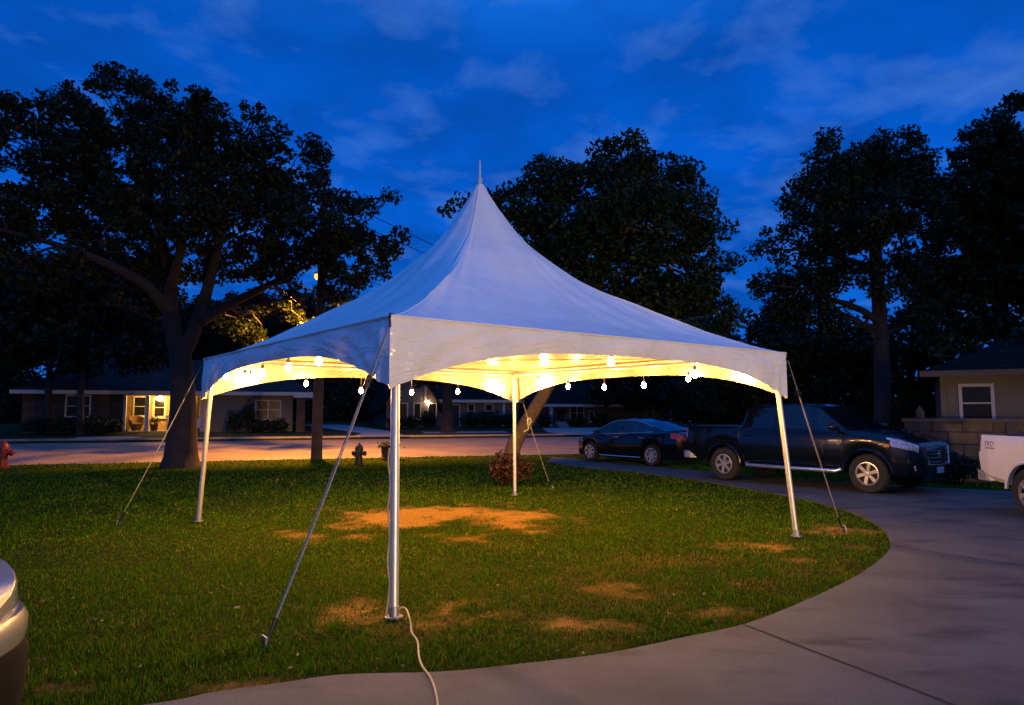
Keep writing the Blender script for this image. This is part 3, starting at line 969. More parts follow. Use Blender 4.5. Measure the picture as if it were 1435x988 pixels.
# ------------------------------------------------------------------ string lights round the inside of the frame
lights = thing('string_lights', 'warm glowing bulb string hung inside the white tent canopy', 'string lights', (TC.x, TC.y, EAVE))
bulb_mb = MB()
bulb_mb.lathe([(0.001, -0.044), (0.016, -0.040), (0.029, -0.028), (0.036, -0.010), (0.036, 0.006), (0.029, 0.024), (0.019, 0.042), (0.015, 0.055)], 10)
bulb0 = None
sock_mb = MB()
sock_mb.lathe([(0.017, 0.052), (0.021, 0.056), (0.021, 0.095), (0.010, 0.11), (0.004, 0.112)], 10)
sock0 = None
sides = {
    'NL': (CN, CL, [(0.15, 2.24), (0.30, 2.22), (0.46, 2.20), (0.62, 2.18), (0.745, 2.15), (0.9, 2.2)]),
    'NR': (CN, CR, [(0.12, 2.22), (0.29, 2.24), (0.4576, 2.23), (0.711, 2.14), (0.9, 2.2)]),
    'BR': (CB, CR, [(0.136, 2.27), (0.283, 2.16), (0.445, 2.11), (0.601, 2.12), (0.757, 2.19), (0.91, 2.22)]),
    'LB': (CL, CB, [(0.09, 2.22), (0.247, 2.15), (0.417, 2.05), (0.59, 2.04), (0.764, 2.07), (0.939, 2.18)]),
}
def inset(c, k=0.955):
    return Vector((TC.x + (c.x - TC.x) * k, TC.y + (c.y - TC.y) * k, 0))
cord = MB()
for key, (a_, c_, lst) in sides.items():
    A, B = inset(a_), inset(c_)
    pts = [A + Vector((0, 0, EAVE - 0.085))]
    for tt_, zb in lst:
        p = A.lerp(B, tt_)
        pts.append(p + Vector((0, 0, EAVE - 0.095 - 0.012 * random.random())))
        cord.tube([p + Vector((0, 0, EAVE - 0.09)), p + Vector((0, 0, zb + 0.10))], 0.0045, 6)
        if bulb0 is None:
            bulb0 = bulb_mb.build('bulb', M['bulb'], lights)
            sock0 = sock_mb.build('socket', M['dark_cord'], bulb0)
            bb = bulb0
        else:
            bb = bulb0.copy(); COL.objects.link(bb); bb.parent = lights
            sc = sock0.copy(); COL.objects.link(sc); sc.parent = bb
        bb.location = (p.x - TC.x, p.y - TC.y, zb - EAVE)
    pts.append(B + Vector((0, 0, EAVE - 0.085)))
    fine = []
    for i in range(len(pts) - 1):
        for k in range(5):
            f_ = k / 5
            fine.append(pts[i].lerp(pts[i + 1], f_) - Vector((0, 0, 0.02 * math.sin(math.pi * f_))))
    fine.append(pts[-1])
    cord.tube(fine, 0.0055, 6)
cord.build('cord', M['cord'], lights, world=True)

# power cord running down the near leg and off across the driveway
N0 = flat(552, 866)
pts = [flat(556, 862) + Vector((0, 0, 0.03)), flat(563, 860) + Vector((0, 0, 0.05)), flat(570, 863) + Vector((0, 0, 0.045)), flat(575, 877) + Vector((0, 0, 0.03)), flat(577, 892) + Vector((0, 0, 0.03)), flat(585, 905) + Vector((0, 0, 0.03)),
       flat(587, 926) + Vector((0, 0, 0.03)), flat(592, 941) + Vector((0, 0, 0.03)), flat(604, 958) + Vector((0, 0, 0.028)), flat(612, 985) + Vector((0, 0, 0.028)), flat(616, 1040) + Vector((0, 0, 0.028)), flat(640, 1300) + Vector((0, 0, 0.028))]
hN = Vector((CN.x, CN.y, EAVE)) ; 
up = []
for k in range(12):
    f_ = 0.55 - 0.55 * k / 11
    p = N0.lerp(Vector((inset(CN, ins).x, inset(CN, ins).y, EAVE - 0.03)), f_)
    up.append(p + Vector((-0.046 - 0.010 * math.sin(k * 1.9), -0.012, 0.02)))
b = MB()
b.tube(smooth_poly(up + pts, 4), 0.0075, 7)
tag(b.build('extension_cord', M['cord']), 'cream extension cord trailing from the nearest tent leg across the driveway', 'cord')

# ------------------------------------------------------------------ vehicles
def ip(pts, x):
    return float(np.interp(x, [p[0] for p in pts], [p[1] for p in pts]))
class Shell:
    def __init__(self, sp):
        self.sp = sp
        x0, x1 = sp['s'][0][0], sp['s'][-1][0]
        xs = set(np.round(np.arange(x0, x1, 0.045), 4)) | {x1}
        for key in 'stwb':
            xs |= {round(p[0], 4) for p in sp[key]}
        for xc, zc, ra in sp['arches']:
            for e in (-1, 1):
                xs |= {round(xc + e * ra, 4), round(xc + e * (ra - 0.006), 4), round(xc + e * (ra - 0.02), 4)}
        for c in sp.get('cuts', []):
            xs.add(round(c, 4))
        self.xs = sorted(xs)
        self.rows = [self.section(x) for x in self.xs]
    def section(self, x):
        sp = self.sp
        s, t, w, b = (ip(sp[k], x) for k in 'stwb')
        for xc, zc, ra in sp['arches']:
            if abs(x - xc) < ra - 1e-5:
                b = max(b, zc + math.sqrt(ra * ra - (x - xc) ** 2))
        h = s - b; g_ = max(0.0, t - s)
        k = min(1, g_ / 0.45)
        wr = w * (0.93 - sp.get('tumble', 0.22) * k)
        L = lambda a, c, f: a + (c - a) * f
        wb_ = w * 0.935
        return [(w * 0.91, b), (w * 0.975, b + 0.10 * h), (w, b + 0.38 * h), (w * 1.0, b + 0.58 * h), (w * 0.99, b + 0.78 * h), (w * 0.97, b + 0.93 * h),
                (w * 0.95, s), (w * 0.94, s + 0.06 * g_), (L(wb_, wr, 0.86), s + 0.86 * g_), (L(wb_, wr, 0.97), s + 0.95 * g_), (wr * 0.62, s + 0.995 * g_ + 0.004), (0.0, t + 0.012)]
    def y_at(self, x, z):
        r = self.section(x)
        return float(np.interp(z, [p[1] for p in r[:10]], [p[0] for p in r[:10]]))
    def build(self, cls, mats, root, cap_cls):
        parts = {}
        NRW = 12
        def put(name, quad):
            parts.setdefault(name, MB()).add(quad, [tuple(range(len(quad)))])
        for i in range(len(self.xs) - 1):
            xa, xb = self.xs[i], self.xs[i + 1]; xm = (xa + xb) / 2
            for j in range(NRW - 1):
                for sg in (1, -1):
                    a, b, c, d = self.rows[i][j], self.rows[i + 1][j], self.rows[i + 1][j + 1], self.rows[i][j + 1]
                    q = [(xa, sg * a[0], a[1]), (xb, sg * b[0], b[1]), (xb, sg * c[0], c[1]), (xa, sg * d[0], d[1])]
                    put(cls(xm, j, sg), q)
        for i in (0, len(self.xs) - 1):
            for j in range(NRW - 2):
                a, c = self.rows[i][j], self.rows[i][j + 1]
                x = self.xs[i]
                if abs(c[1] - a[1]) < 1e-5: continue
                put(cap_cls(i > 0, j), [(x, a[0], a[1]), (x, -a[0], a[1]), (x, -c[0], c[1]), (x, c[0], c[1])])
        objs = {}
        for name, mb in parts.items():
            # weld
            idx = {}; V = []; F = []
            for f in mb.f:
                nf_ = []
                for k in f:
                    key = tuple(round(q, 4) for q in mb.v[k])
                    if key not in idx:
                        idx[key] = len(V); V.append(key)
                    if not nf_ or nf_[-1] != idx[key]:
                        nf_.append(idx[key])
                if len(set(nf_)) >= 3:
                    if nf_[0] == nf_[-1]: nf_.pop()
                    F.append(tuple(nf_))
            m2 = MB(); m2.v = V; m2.f = F
            nm = name.split('#')[0]
            objs[name] = m2.build(nm, mats[name] if name in mats else mats[nm], root, sharp=32)
        return objs
    def strip(self, pts, r, n=6, off=0.004, sg=1):
        """a thin bead lying on the skin along (x, z) points"""
        return [(x, sg * (self.y_at(x, z) + off), z) for x, z in pts]

def add_wheel(root, x, y, r, w, spokes, rim_r, out_sign, rim_m=None):
    wh = MB()
    m = Matrix.Translation((x, y, r)) @ Matrix.Rotation(R(90), 4, 'X')
    prof = [(rim_r, -w / 2 + 0.01), (rim_r + 0.02, -w / 2), (r - 0.03, -w / 2 + 0.004), (r - 0.006, -w / 2 + 0.03), (r, -w / 4), (r, w / 4), (r - 0.006, w / 2 - 0.03), (r - 0.03, w / 2 - 0.004), (rim_r + 0.02, w / 2), (rim_r, w / 2 - 0.01), (rim_r - 0.01, 0), (rim_r, -w / 2 + 0.01)]
    wh.lathe(prof, 40, m)
    wo = wh.build('wheel', M['rubber'], root)
    rm = MB()
    o_ = out_sign
    yo = y + o_ * (w / 2 - 0.018)
    mm = Matrix.Translation((x, yo, r)) @ Matrix.Rotation(R(-90) * o_, 4, 'X')   # local z points outward
    rm.lathe([(rim_r + 0.004, -0.02), (rim_r + 0.004, 0.012), (rim_r - 0.018, 0.016), (rim_r - 0.03, -0.02)], 40, mm)
    rm.lathe([(0.001, 0.012), (0.05, 0.010), (0.062, -0.012), (0.07, -0.05)], 20, mm)
    for k in range(spokes):
        a = 2 * math.pi * k / spokes + 0.3
        ca, sa = math.cos(a), math.sin(a)
        def pt(rad, tan, z):
            return mm @ Vector((rad * ca - tan * sa, rad * sa + tan * ca, z))
        r0, r1 = 0.045, rim_r - 0.012
        w0, w1 = 0.030, 0.036 * (6 / spokes) ** 0.5
        vs = [pt(r0, -w0, 0.004), pt(r0, w0, 0.004), pt(r1, w1, 0.010), pt(r1, -w1, 0.010), pt(r0, -w0, -0.04), pt(r0, w0, -0.04), pt(r1, w1, -0.03), pt(r1, -w1, -0.03)]
        rm.add(vs, [(0, 1, 2, 3), (4, 7, 6, 5), (0, 4, 5, 1), (1, 5, 6, 2), (2, 6, 7, 3), (3, 7, 4, 0)])
    rm.build('rim', rim_m or M['rim'], wo, sharp=30)
    bk = MB()
    bk.lathe([(0.001, -0.075), (rim_r - 0.012, -0.075)], 32, mm)
    bk.lathe([(0.13, -0.06), (0.14, -0.055), (0.001, -0.055)], 24, mm)
    bk.build('brake_disc', M['rim_dark'], wo)
    return wo

def mirror(root, sh, x, z, sg, m, size=1.0):
    b = MB()
    y = sg * sh.y_at(x, z)
    b.tube([(x, y - sg * 0.02, z - 0.03), (x + 0.02, y + sg * 0.10 * size, z)], 0.022 * size, 8)
    mm = Matrix.Translation((x, y + sg * 0.17 * size, z + 0.02)) @ Matrix.Diagonal((0.085 * size, 0.12 * size, 0.075 * size, 1))
    b.lathe([(0.001, -1), (0.6, -0.85), (0.95, -0.4), (1.0, 0.1), (0.85, 0.7), (0.45, 0.95), (0.001, 1)], 14, mm)
    b.build('side_mirror', m, root)

def handle(root, sh, x, z, sg, m, L=0.17):
    b = MB()
    y = sg * sh.y_at(x, z)
    b.tube([(x - L / 2, y, z), (x - L / 2 + 0.02, y + sg * 0.035, z + 0.003), (x + L / 2 - 0.02, y + sg * 0.035, z + 0.003), (x + L / 2, y, z)], 0.013, 8)
    b.build('door_handle', m, root)

def seam_line(root, sh, pts, sg):
    b = MB()
    b.tube(sh.strip(pts, 0.005, off=0.0005, sg=sg), 0.0055, 5)
    b.build('door_seam', M['joint'], root)

# ---- sedan
def sedan(loc_, rz, label):
    root = thing('sedan', label, 'car', loc_, rz)
    fx, rx = 1.375, -1.375
    sp = dict(
        s=[(-2.52, 0.84), (-2.46, 0.98), (-2.3, 1.03), (-1.6, 1.02), (0, 0.965), (1.0, 0.93), (1.5, 0.875), (2.05, 0.75), (2.25, 0.66), (2.33, 0.58)],
        t=[(-2.52, 0.84), (-2.46, 1.0), (-2.3, 1.06), (-1.85, 1.09), (-1.0, 1.36), (-0.6, 1.44), (-0.2, 1.47), (0.15, 1.455), (0.5, 1.39), (1.28, 0.965), (1.5, 0.90), (2.05, 0.77), (2.25, 0.67), (2.33, 0.58)],
        w=[(-2.52, 0.66), (-2.46, 0.74), (-2.3, 0.83), (-1.9, 0.90), (-1, 0.925), (1, 0.925), (1.7, 0.90), (2.0, 0.82), (2.2, 0.68), (2.33, 0.48)],
        b=[(-2.52, 0.42), (-2.4, 0.28), (-1, 0.19), (1, 0.19), (2.1, 0.2), (2.33, 0.26)],
        arches=[(fx, 0.335, 0.385), (rx, 0.335, 0.385)], cuts=[-0.12, -0.06, -0.86, -0.82, -1.28, 0.92, 0.98], tumble=0.24)
    sh = Shell(sp)
    def cls(x, j, sg):
        if j == 7:
            for k_, (a_, c_) in enumerate(((-1.30, -0.86), (-0.82, -0.12), (-0.06, 0.92))):
                if a_ < x < c_: return 'window#%d' % (k_ * 10 + sg)
        if j >= 8:
            if 0.5 < x < 1.24 and (j >= 9): return 'windshield'
            if -1.83 < x < -0.98 and (j >= 9): return 'rear_window'
        if 1.75 < x < 2.22 and j in (4, 5): return 'headlight#%d' % sg
        if x < -2.12 and j in (4, 5): return 'tail_light#%d' % sg
        return 'body'
    mt = {'window': M['car_glass'], 'windshield': M['car_glass'], 'rear_window': M['car_glass'], 'headlight#1': M['lens'], 'headlight#-1': M['lens'],
          'tail_light#1': M['red_lens'], 'tail_light#-1': M['red_lens'], 'body': M['black_paint'], 'bumper_trim': M['plastic'], 'grille': M['plastic']}
    sh.build(cls, mt, root, lambda front, j: 'grille' if front and 1 <= j <= 4 else 'body')
    for x in (fx, rx):
        for sg in (1, -1):
            add_wheel(root, x, sg * 0.80, 0.335, 0.22, 7, 0.225, sg)
    u = MB(); u.box(-2.2, 2.05, -0.6, 0.6, 0.2, 0.7); u.build('underbody', M['plastic'], root, smooth=False)
    for sg in (1, -1):
        mirror(root, sh, 0.93, 0.99, sg, M['black_paint'])
        for x in (0.10, -0.98): handle(root, sh, x, 0.86, sg, M['chrome'])
        b = MB()
        b.tube(sh.strip([(0.98, 0.945), (0.5, 0.962), (-0.2, 0.985), (-0.9, 1.02), (-1.40, 1.055)], 0, off=0.006, sg=sg), 0.009, 6)
        top = []
        for i in range(24):
            x = 0.98 - 2.38 * i / 23
            r = sh.section(x); top.append((x, sg * (r[8][0] + 0.006), r[8][1] + 0.012))
        b.tube(top, 0.009, 6)
        b.build('window_trim', M['chrome'], root)
        b = MB(); b.tube(sh.strip([(0.92, 0.25), (0, 0.245), (-0.92, 0.25)], 0, off=0.004, sg=sg), 0.016, 6); b.build('sill_trim', M['chrome'], root)
        for xx in (1.0, -0.09, -0.98):
            seam_line(root, sh, [(xx - (0.06 if xx < 0 else 0), 0.30), (xx - (0.05 if xx < -0.5 else 0), 0.55), (xx, 0.92)], sg)
        b = MB(); b.ball((1.86, sg * (sh.y_at(1.86, 0.62) - 0.005), 0.60), 0.03, 8); b.build('side_marker', M['amber'], root)
        b = MB(); b.tube([(-2.50, sg * 0.55, 0.36), (-2.47, sg * 0.62, 0.36)], 0.035, 8); b.build('exhaust_tip', M['chrome'], root)
    b = MB(); b.box(-2.535, -2.525, -0.26, 0.26, 0.62, 0.74); b.build('licence_plate', M['plate'], root, smooth=False)
    return root
hd = Vector((-0.6, 0.8, 0)); lf = Vector((-0.8, -0.6, 0))
mid = (Vector((4.3, 21.6, 0)) + Vector((2.65, 23.8, 0))) / 2 - lf * 0.90
sedan((mid.x, mid.y, 0.018), math.atan2(hd.y, hd.x), 'black sedan with chrome window trim parked facing the street')

# ---- pickups
def pickup(name, loc_, rz, label, paint, sp_scale=1.0, wb=3.5, wr=0.40, decal=False, front=True, rim_r=0.235, step=True, rim_m=None):
    root = thing(name, label, 'pickup truck', loc_, rz)
    fx, rx = wb / 2, -wb / 2
    F_, B_ = fx + 0.98, rx - 1.18
    rail = 1.32 * sp_scale
    cabx = rx + 0.45
    sp = dict(
        s=[(B_, 0.95), (B_ + 0.03, rail - 0.05), (B_ + 0.07, rail), (cabx, rail), (cabx + 0.03, 1.27), (fx - 0.42, 1.25), (fx + 0.1, 1.20), (fx + 0.6, 1.12), (F_ - 0.12, 1.02), (F_ - 0.03, 0.94), (F_, 0.80)],
        t=[(B_, 0.95), (B_ + 0.03, rail - 0.05), (B_ + 0.07, rail), (cabx, rail), (cabx + 0.03, 1.30), (cabx + 0.14, 1.76), (cabx + 0.34, 1.84), (cabx + 1.2, 1.87), (fx - 1.32, 1.84), (fx - 1.12, 1.79), (fx - 0.40, 1.28), (fx + 0.1, 1.24), (fx + 0.6, 1.16), (F_ - 0.12, 1.05), (F_ - 0.03, 0.95), (F_, 0.80)],
        w=[(B_, 0.90), (B_ + 0.04, 0.95), (B_ + 0.3, 0.985), (-0.2, 1.0), (fx, 1.0), (fx + 0.4, 0.97), (F_ - 0.25, 0.86), (F_ - 0.08, 0.70), (F_, 0.55)],
        b=[(B_, 0.62), (B_ + 0.3, 0.52), (rx, 0.42), (fx, 0.40), (fx + 0.6, 0.36), (F_, 0.42)],
        arches=[(fx, wr, wr + 0.085), (rx, wr, wr + 0.085)],
        cuts=[cabx + 0.20, cabx + 0.92, cabx + 1.00, fx - 0.58], tumble=0.20)
    sh = Shell(sp)
    wsx0, wsx1 = fx - 1.12, fx - 0.40
    def cls(x, j, sg):
        if x < cabx and j >= 7: return 'bed_cover'
        if x < cabx and j == 6: return 'bed_rail'
        if j == 7:
            for k_, (a_, c_) in enumerate(((cabx + 0.20, cabx + 0.92), (cabx + 1.00, fx - 0.58))):
                if a_ < x < c_: return 'window#%d' % (k_ * 10 + sg)
        if j >= 9:
            if wsx0 < x < wsx1 + 0.0: return 'windshield'
            if cabx + 0.03 < x < cabx + 0.14: return 'rear_window'
        if F_ - 0.52 < x < F_ - 0.07 and j in (4,): return 'headlight#%d' % sg
        if F_ - 0.60 < x < F_ - 0.07 and j == 5: return 'headlight#%d' % sg
        if x < B_ + 0.10 and j in (3, 4): return 'tail_light#%d' % sg
        if x > fx + wr + 0.06 and j in (0, 1): return 'bumper'
        return 'body'
    mt = {'bed_cover': M['plastic'], 'bed_rail': M['plastic'], 'window': M['car_glass'], 'windshield': M['car_glass'], 'rear_window': M['car_glass'],
          'headlight#1': M['lens'], 'headlight#-1': M['lens'], 'tail_light#1': M['red_lens'], 'tail_light#-1': M['red_lens'], 'bumper': paint, 'body': paint, 'grille': M['plastic']}
    sh.build(cls, mt, root, lambda fr, j: ('grille' if j >= 2 else 'bumper') if fr else 'body')
    for x in (fx, rx):
        for sg in (1, -1):
            add_wheel(root, x, sg * (0.985 - 0.135), wr, 0.255, 6, rim_r, sg, rim_m)
    u = MB(); u.box(B_ + 0.3, F_ - 0.35, -0.62, 0.62, 0.36, 0.92); u.build('underbody', M['plastic'], root, smooth=False)
    # rear bumper with wrap-round ends
    b = MB()
    pts = [(B_ + 0.22, 0.93, 0.60), (B_ - 0.02, 0.95, 0.60), (B_ - 0.13, 0.86, 0.60), (B_ - 0.17, 0.5, 0.60), (B_ - 0.17, -0.5, 0.60), (B_ - 0.13, -0.86, 0.60), (B_ - 0.02, -0.95, 0.60), (B_ + 0.22, -0.93, 0.60)]
    vs = []
    for x, y, z in pts:
        vs += [(x, y, z - 0.10), (x - 0.0, y, z + 0.07), (x + 0.09, y * 0.93, z + 0.08), (x + 0.09, y * 0.93, z - 0.09)]
    fs = []
    for i in range(len(pts) - 1):
        for k in range(4):
            fs.append((i * 4 + k, i * 4 + (k + 1) % 4, (i + 1) * 4 + (k + 1) % 4, (i + 1) * 4 + k))
    fs += [(0, 1, 2, 3), (28, 31, 30, 29)]
    b.add(vs, fs); b.build('rear_bumper', M['chrome'], root, sharp=40)
    for sg in (1, -1):
        # flared lips round the wheel openings
        for xc in (fx, rx):
            b = MB(); arc = []
            for i in range(19):
                a = math.pi * (0.02 + 0.96 * i / 18)
                x = xc + (wr + 0.092) * math.cos(a); z = wr + (wr + 0.092) * math.sin(a)
                arc.append((x, sg * (ip(sp['w'], x) * 0.985 + 0.006), z))
            b.tube(arc, 0.03, 6)
            b.build('arch_flare', paint, root)
        mirror(root, sh, fx - 0.60, 1.33, sg, M['black_paint'] if paint is not M['white_paint'] else paint, 1.15)
        for x in (cabx + 0.30, cabx + 1.15): handle(root, sh, x, 1.12, sg, paint, 0.2)
        for xx in (cabx + 0.12, cabx + 0.96, fx - 0.52):
            seam_line(root, sh, [(xx, 0.55), (xx, 0.9), (xx, 1.2)], sg)
        seam_line(root, sh, [(cabx, 0.5), (cabx, 0.9), (cabx, 1.28)], sg)
        if step:
            b = MB()
            b.tube([(rx + wr + 0.22, sg * 0.93, 0.46), (rx + wr + 0.30, sg * 1.04, 0.42), (0, sg * 1.05, 0.42), (fx - wr - 0.24, sg * 1.04, 0.42), (fx - wr - 0.15, sg * 0.93, 0.46)], 0.042, 10)
            b.build('side_step', M['chrome'], root)
        if front:
            b = MB()
            y_ = sh.y_at(F_ - 0.25, 0.62)
            mm = Matrix.Translation((F_ - 0.17, sg * 0.66, 0.56)) @ Matrix.Rotation(R(90), 4, 'Y') @ Matrix.Rotation(R(-22 * sg), 4, 'X')
            b.lathe([(0.085, 0.02), (0.09, 0.06), (0.06, 0.075), (0.05, 0.05), (0.001, 0.06)], 16, mm)
            b.build('fog_lamp', M['lens'], root)
            b = MB()
            for q in range(4):
                x = fx - 0.60 - 0.055 * q
                y = sg * (sh.y_at(x, 1.06) + 0.003)
                b.box(x - 0.018, x + 0.018, y - 0.003, y + 0.003, 1.045, 1.075)
            b.build('badge', M['chrome'], root, smooth=False)
            b = MB()
            b.box(F_ - 0.62, F_ - 0.52, sg * sh.y_at(F_ - 0.57, 1.0) - 0.01, sg * sh.y_at(F_ - 0.57, 1.0) + 0.012, 0.955, 1.02)
            b.build('indicator', M['amber'], root)
    if front:
        b = MB()
        for z in (0.66, 0.74, 0.82, 0.88):
            b.tube([(F_ - 0.05, 0.60, z + 0.02), (F_ + 0.012, 0.38, z), (F_ + 0.02, 0, z), (F_ + 0.012, -0.38, z), (F_ - 0.05, -0.60, z + 0.02)], 0.014, 6)
        b.build('grille_bar', M['black_paint'], root)
        b = MB()
        b.tube([(F_ - 0.02, 0.52, 0.98), (F_ + 0.01, 0.46, 0.62), (F_ + 0.02, 0, 0.60), (F_ + 0.01, -0.46, 0.62), (F_ - 0.02, -0.52, 0.98), (F_ + 0.0, 0, 1.0), (F_ - 0.02, 0.52, 0.98)], 0.016, 6)
        b.build('grille_surround', M['chrome'], root)
        b = MB()
        b.lathe([(0.05, 0), (0.062, 0.008), (0.05, 0.014), (0.05, 0)], 20, Matrix.Translation((F_ + 0.02, 0, 0.80)) @ Matrix.Rotation(R(90), 4, 'Y'))
        b.build('emblem', M['chrome'], root)
        b = MB(); b.box(F_ + 0.022, F_ + 0.03, -0.16, 0.16, 0.44, 0.56); b.build('licence_plate', M['plate'], root, smooth=False)
    else:
        pass
    b = MB(); b.box(B_ - 0.19, B_ - 0.178, -0.16, 0.16, 0.56, 0.66); b.build('licence_plate', M['plate'], root, smooth=False)
    # low bed sides hide a folded cover; roof aerial
    b = MB(); b.tube([(cabx + 0.6, 0, 1.85), (cabx + 0.50, 0, 1.93), (cabx + 0.42, 0, 1.935)], [0.03, 0.018, 0.006], 6); b.build('aerial', M['plastic'], root)
    if decal:
        def text(txt, size, x, z, sg, shear=0.3):
            cu = bpy.data.curves.new('lettering', 'FONT'); cu.body = txt; cu.size = size; cu.shear = shear; cu.extrude = 0.002; cu.align_x = 'CENTER'
            to = bpy.data.objects.new('lettering', cu); COL.objects.link(to)
            dg = bpy.context.evaluated_depsgraph_get()
            me_ = bpy.data.meshes.new_from_object(to.evaluated_get(dg))
            bpy.data.objects.remove(to)
            me_.materials.clear(); me_.materials.append(M['decal'])
            o = bpy.data.objects.new('decal', me_); COL.objects.link(o); o.parent = root
            y = sg * (sh.y_at(x, z + size * 0.35) + 0.004)
            o.location = (x, y, z)
            o.rotation_euler = (R(90), 0, 0 if sg < 0 else R(180))
        text('TRD', 0.12, B_ + 0.32, 1.09, -1)
        text('OFF ROAD', 0.045, B_ + 0.36, 1.04, -1)
    return root, sh
h_ = Vector((0.6, -0.8, 0)); right_ = Vector((h_.y, -h_.x, 0))
rw = Vector((5.2, 17.2, 0)); fw = rw + h_ * 3.5
mid = (rw + fw) / 2 - right_ * 0.98
pickup('pickup_truck', (mid.x, mid.y, 0.018), math.atan2(h_.y, h_.x), 'dark navy crew cab pickup truck with chrome side steps behind the sedan', M['navy'])
# white pickup at the right edge, tail towards the wall
h_ = Vector((0.0, -1.0, 0)); right_ = Vector((h_.y, -h_.x, 0))
rw = Vector((8.06, 10.95, 0))
mid = rw + h_ * 1.6 - right_ * 0.98
pickup('pickup_truck', (mid.x, mid.y, 0.018), math.atan2(h_.y, h_.x), 'white pickup truck with grey off road decal beside the block wall', M['white_paint'], 0.965, 3.2, 0.39, True, False, 0.225, False)

# ---- silver car, only its nose shows
def silver_car(loc_, rz):
    root = thing('parked_car', 'silver beige car nosing in with rounded bumper and black lower lip', 'car', loc_, rz)
    fx, rx = 1.35, -1.35
    sp = dict(
        s=[(-2.35, 0.8), (-2.2, 1.0), (-1.6, 1.03), (0, 1.0), (1.0, 0.97), (1.5, 0.94), (1.95, 0.87), (2.12, 0.81), (2.20, 0.74)],
        t=[(-2.35, 0.8), (-2.2, 1.1), (-1.9, 1.5), (-1.5, 1.62), (0, 1.66), (0.3, 1.6), (1.1, 1.02), (1.5, 0.97), (1.95, 0.89), (2.12, 0.82), (2.20, 0.74)],
        w=[(-2.35, 0.7), (-2.2, 0.82), (-1, 0.9), (1, 0.9)] + [(1.4 + 0.8 * q, 0.90 * (1 - (q * 0.965) ** 4.0) ** (1 / 2.2)) for q in (0, .2, .35, .5, .62, .72, .8, .87, .92, .96, 1.0)],
        b=[(-2.35, 0.45), (-1, 0.3), (1, 0.3), (1.9, 0.42), (2.20, 0.5)],
        arches=[(fx, 0.34, 0.40), (rx, 0.34, 0.40)], cuts=[], tumble=0.2)
    sh = Shell(sp)
    def cls(x, j, sg):
        if j == 7 and (-1.7 < x < 0.75): return 'window#%d' % sg
        if j >= 9 and 0.3 < x < 1.05: return 'windshield'
        if 1.72 < x < 2.17 and j in (3, 4): return 'headlight#%d' % sg
        return 'body'
    mt = {'window': M['car_glass'], 'windshield': M['car_glass'], 'headlight#1': M['lens'], 'headlight#-1': M['lens'], 'body': M['silver'], 'grille': M['plastic']}
    sh.build(cls, mt, root, lambda fr, j: 'body')
    # wrap-round bumper: painted shelf over a black lip
    def band(z0, z1, off, m, name, inset_top):
        b = MB(); pts = []
        for i in range(41):
            a = math.pi * (-0.5 + i / 40)
            x = 1.55 + (0.62 + off) * abs(math.cos(a)) ** 0.75
            y = (0.86 + off * 0.7) * math.copysign(abs(math.sin(a)) ** 0.62, math.sin(a))
            pts.append((x, y))
        pts = [(1.80 - 0.3, -(0.86 + off * 0.7))] + pts + [(1.80 - 0.3, 0.86 + off * 0.7)]
        prof_ = [(0.0, z0), (0.9, z0 + 0.03), (1.0, (z0 + z1) / 2 - 0.02), (0.98, z1 - 0.05), (0.8, z1 - 0.01), (0.0, z1)]
        vs = []
        for x, y in pts:
            for k, z in prof_:
                q = 1 - (1 - k) * inset_top
                vs.append((1.4 + (x - 1.4) * q, y * q, z))
        n_ = len(prof_)
        fs = [(i * n_ + k, (i + 1) * n_ + k, (i + 1) * n_ + k + 1, i * n_ + k + 1) for i in range(len(pts) - 1) for k in range(n_ - 1)]
        b.add(vs, fs); b.build(name, m, root, sharp=50)
    band(0.49, 0.68, 0.085, M['silver'], 'bumper', 0.13)
    band(0.17, 0.53, 0.088, mat('matt black lip', (0.006, 0.006, 0.006), 0.85, spec=0.1), 'lower_lip', 0.12)
    for x in (fx, rx):
        for sg in (1, -1):
            add_wheel(root, x, sg * 0.78, 0.34, 0.22, 6, 0.21, sg)
    u = MB(); u.box(-2.1, 1.7, -0.58, 0.58, 0.25, 0.75); u.build('underbody', M['plastic'], root, smooth=False)
    for sg in (1, -1):
        mirror(root, sh, 0.75, 1.07, sg, M['silver'])
        for x in (-0.2, -1.1): handle(root, sh, x, 0.92, sg, M['silver'])
    return root
silver_car((-4.67, 2.98, -0.02), R(4))

# ------------------------------------------------------------------ trees
def leaf_mesh(C, size, flat_bias=0.0):
    """rhombic leaf quads at centres C"""
    n = len(C)
    a = rng.normal(size=(n, 3)); a /= np.linalg.norm(a, axis=1, keepdims=True)
    b = rng.normal(size=(n, 3)); b[:, 2] *= (1 - flat_bias)
    b -= a * (a * b).sum(1, keepdims=True); b /= np.linalg.norm(b, axis=1, keepdims=True)
    sz = size * rng.uniform(0.65, 1.35, (n, 1))
    c = np.cross(a, b)
    V = np.empty((n, 4, 3), np.float32)
    V[:, 0] = C - a * sz; V[:, 1] = C + b * sz * 0.55 + c * sz * 0.15; V[:, 2] = C + a * sz; V[:, 3] = C - b * sz * 0.55 + c * sz * 0.15
    return V
def crown_object(V, name, m, parent):
    n = len(V)
    me = bpy.data.meshes.new(name)
    l = np.array(parent.location, np.float32)
    me.vertices.add(n * 4); me.vertices.foreach_set('co', (V - l).astype(np.float32).ravel())
    me.loops.add(n * 4); me.loops.foreach_set('vertex_index', np.arange(n * 4, dtype=np.int32))
    me.polygons.add(n); me.polygons.foreach_set('loop_start', np.arange(0, n * 4, 4, dtype=np.int32)); me.polygons.foreach_set('loop_total', np.full(n, 4, dtype=np.int32))
    me.update()
    me.materials.append(m)
    o = bpy.data.objects.new(name, me); COL.objects.link(o); o.parent = parent
    return o
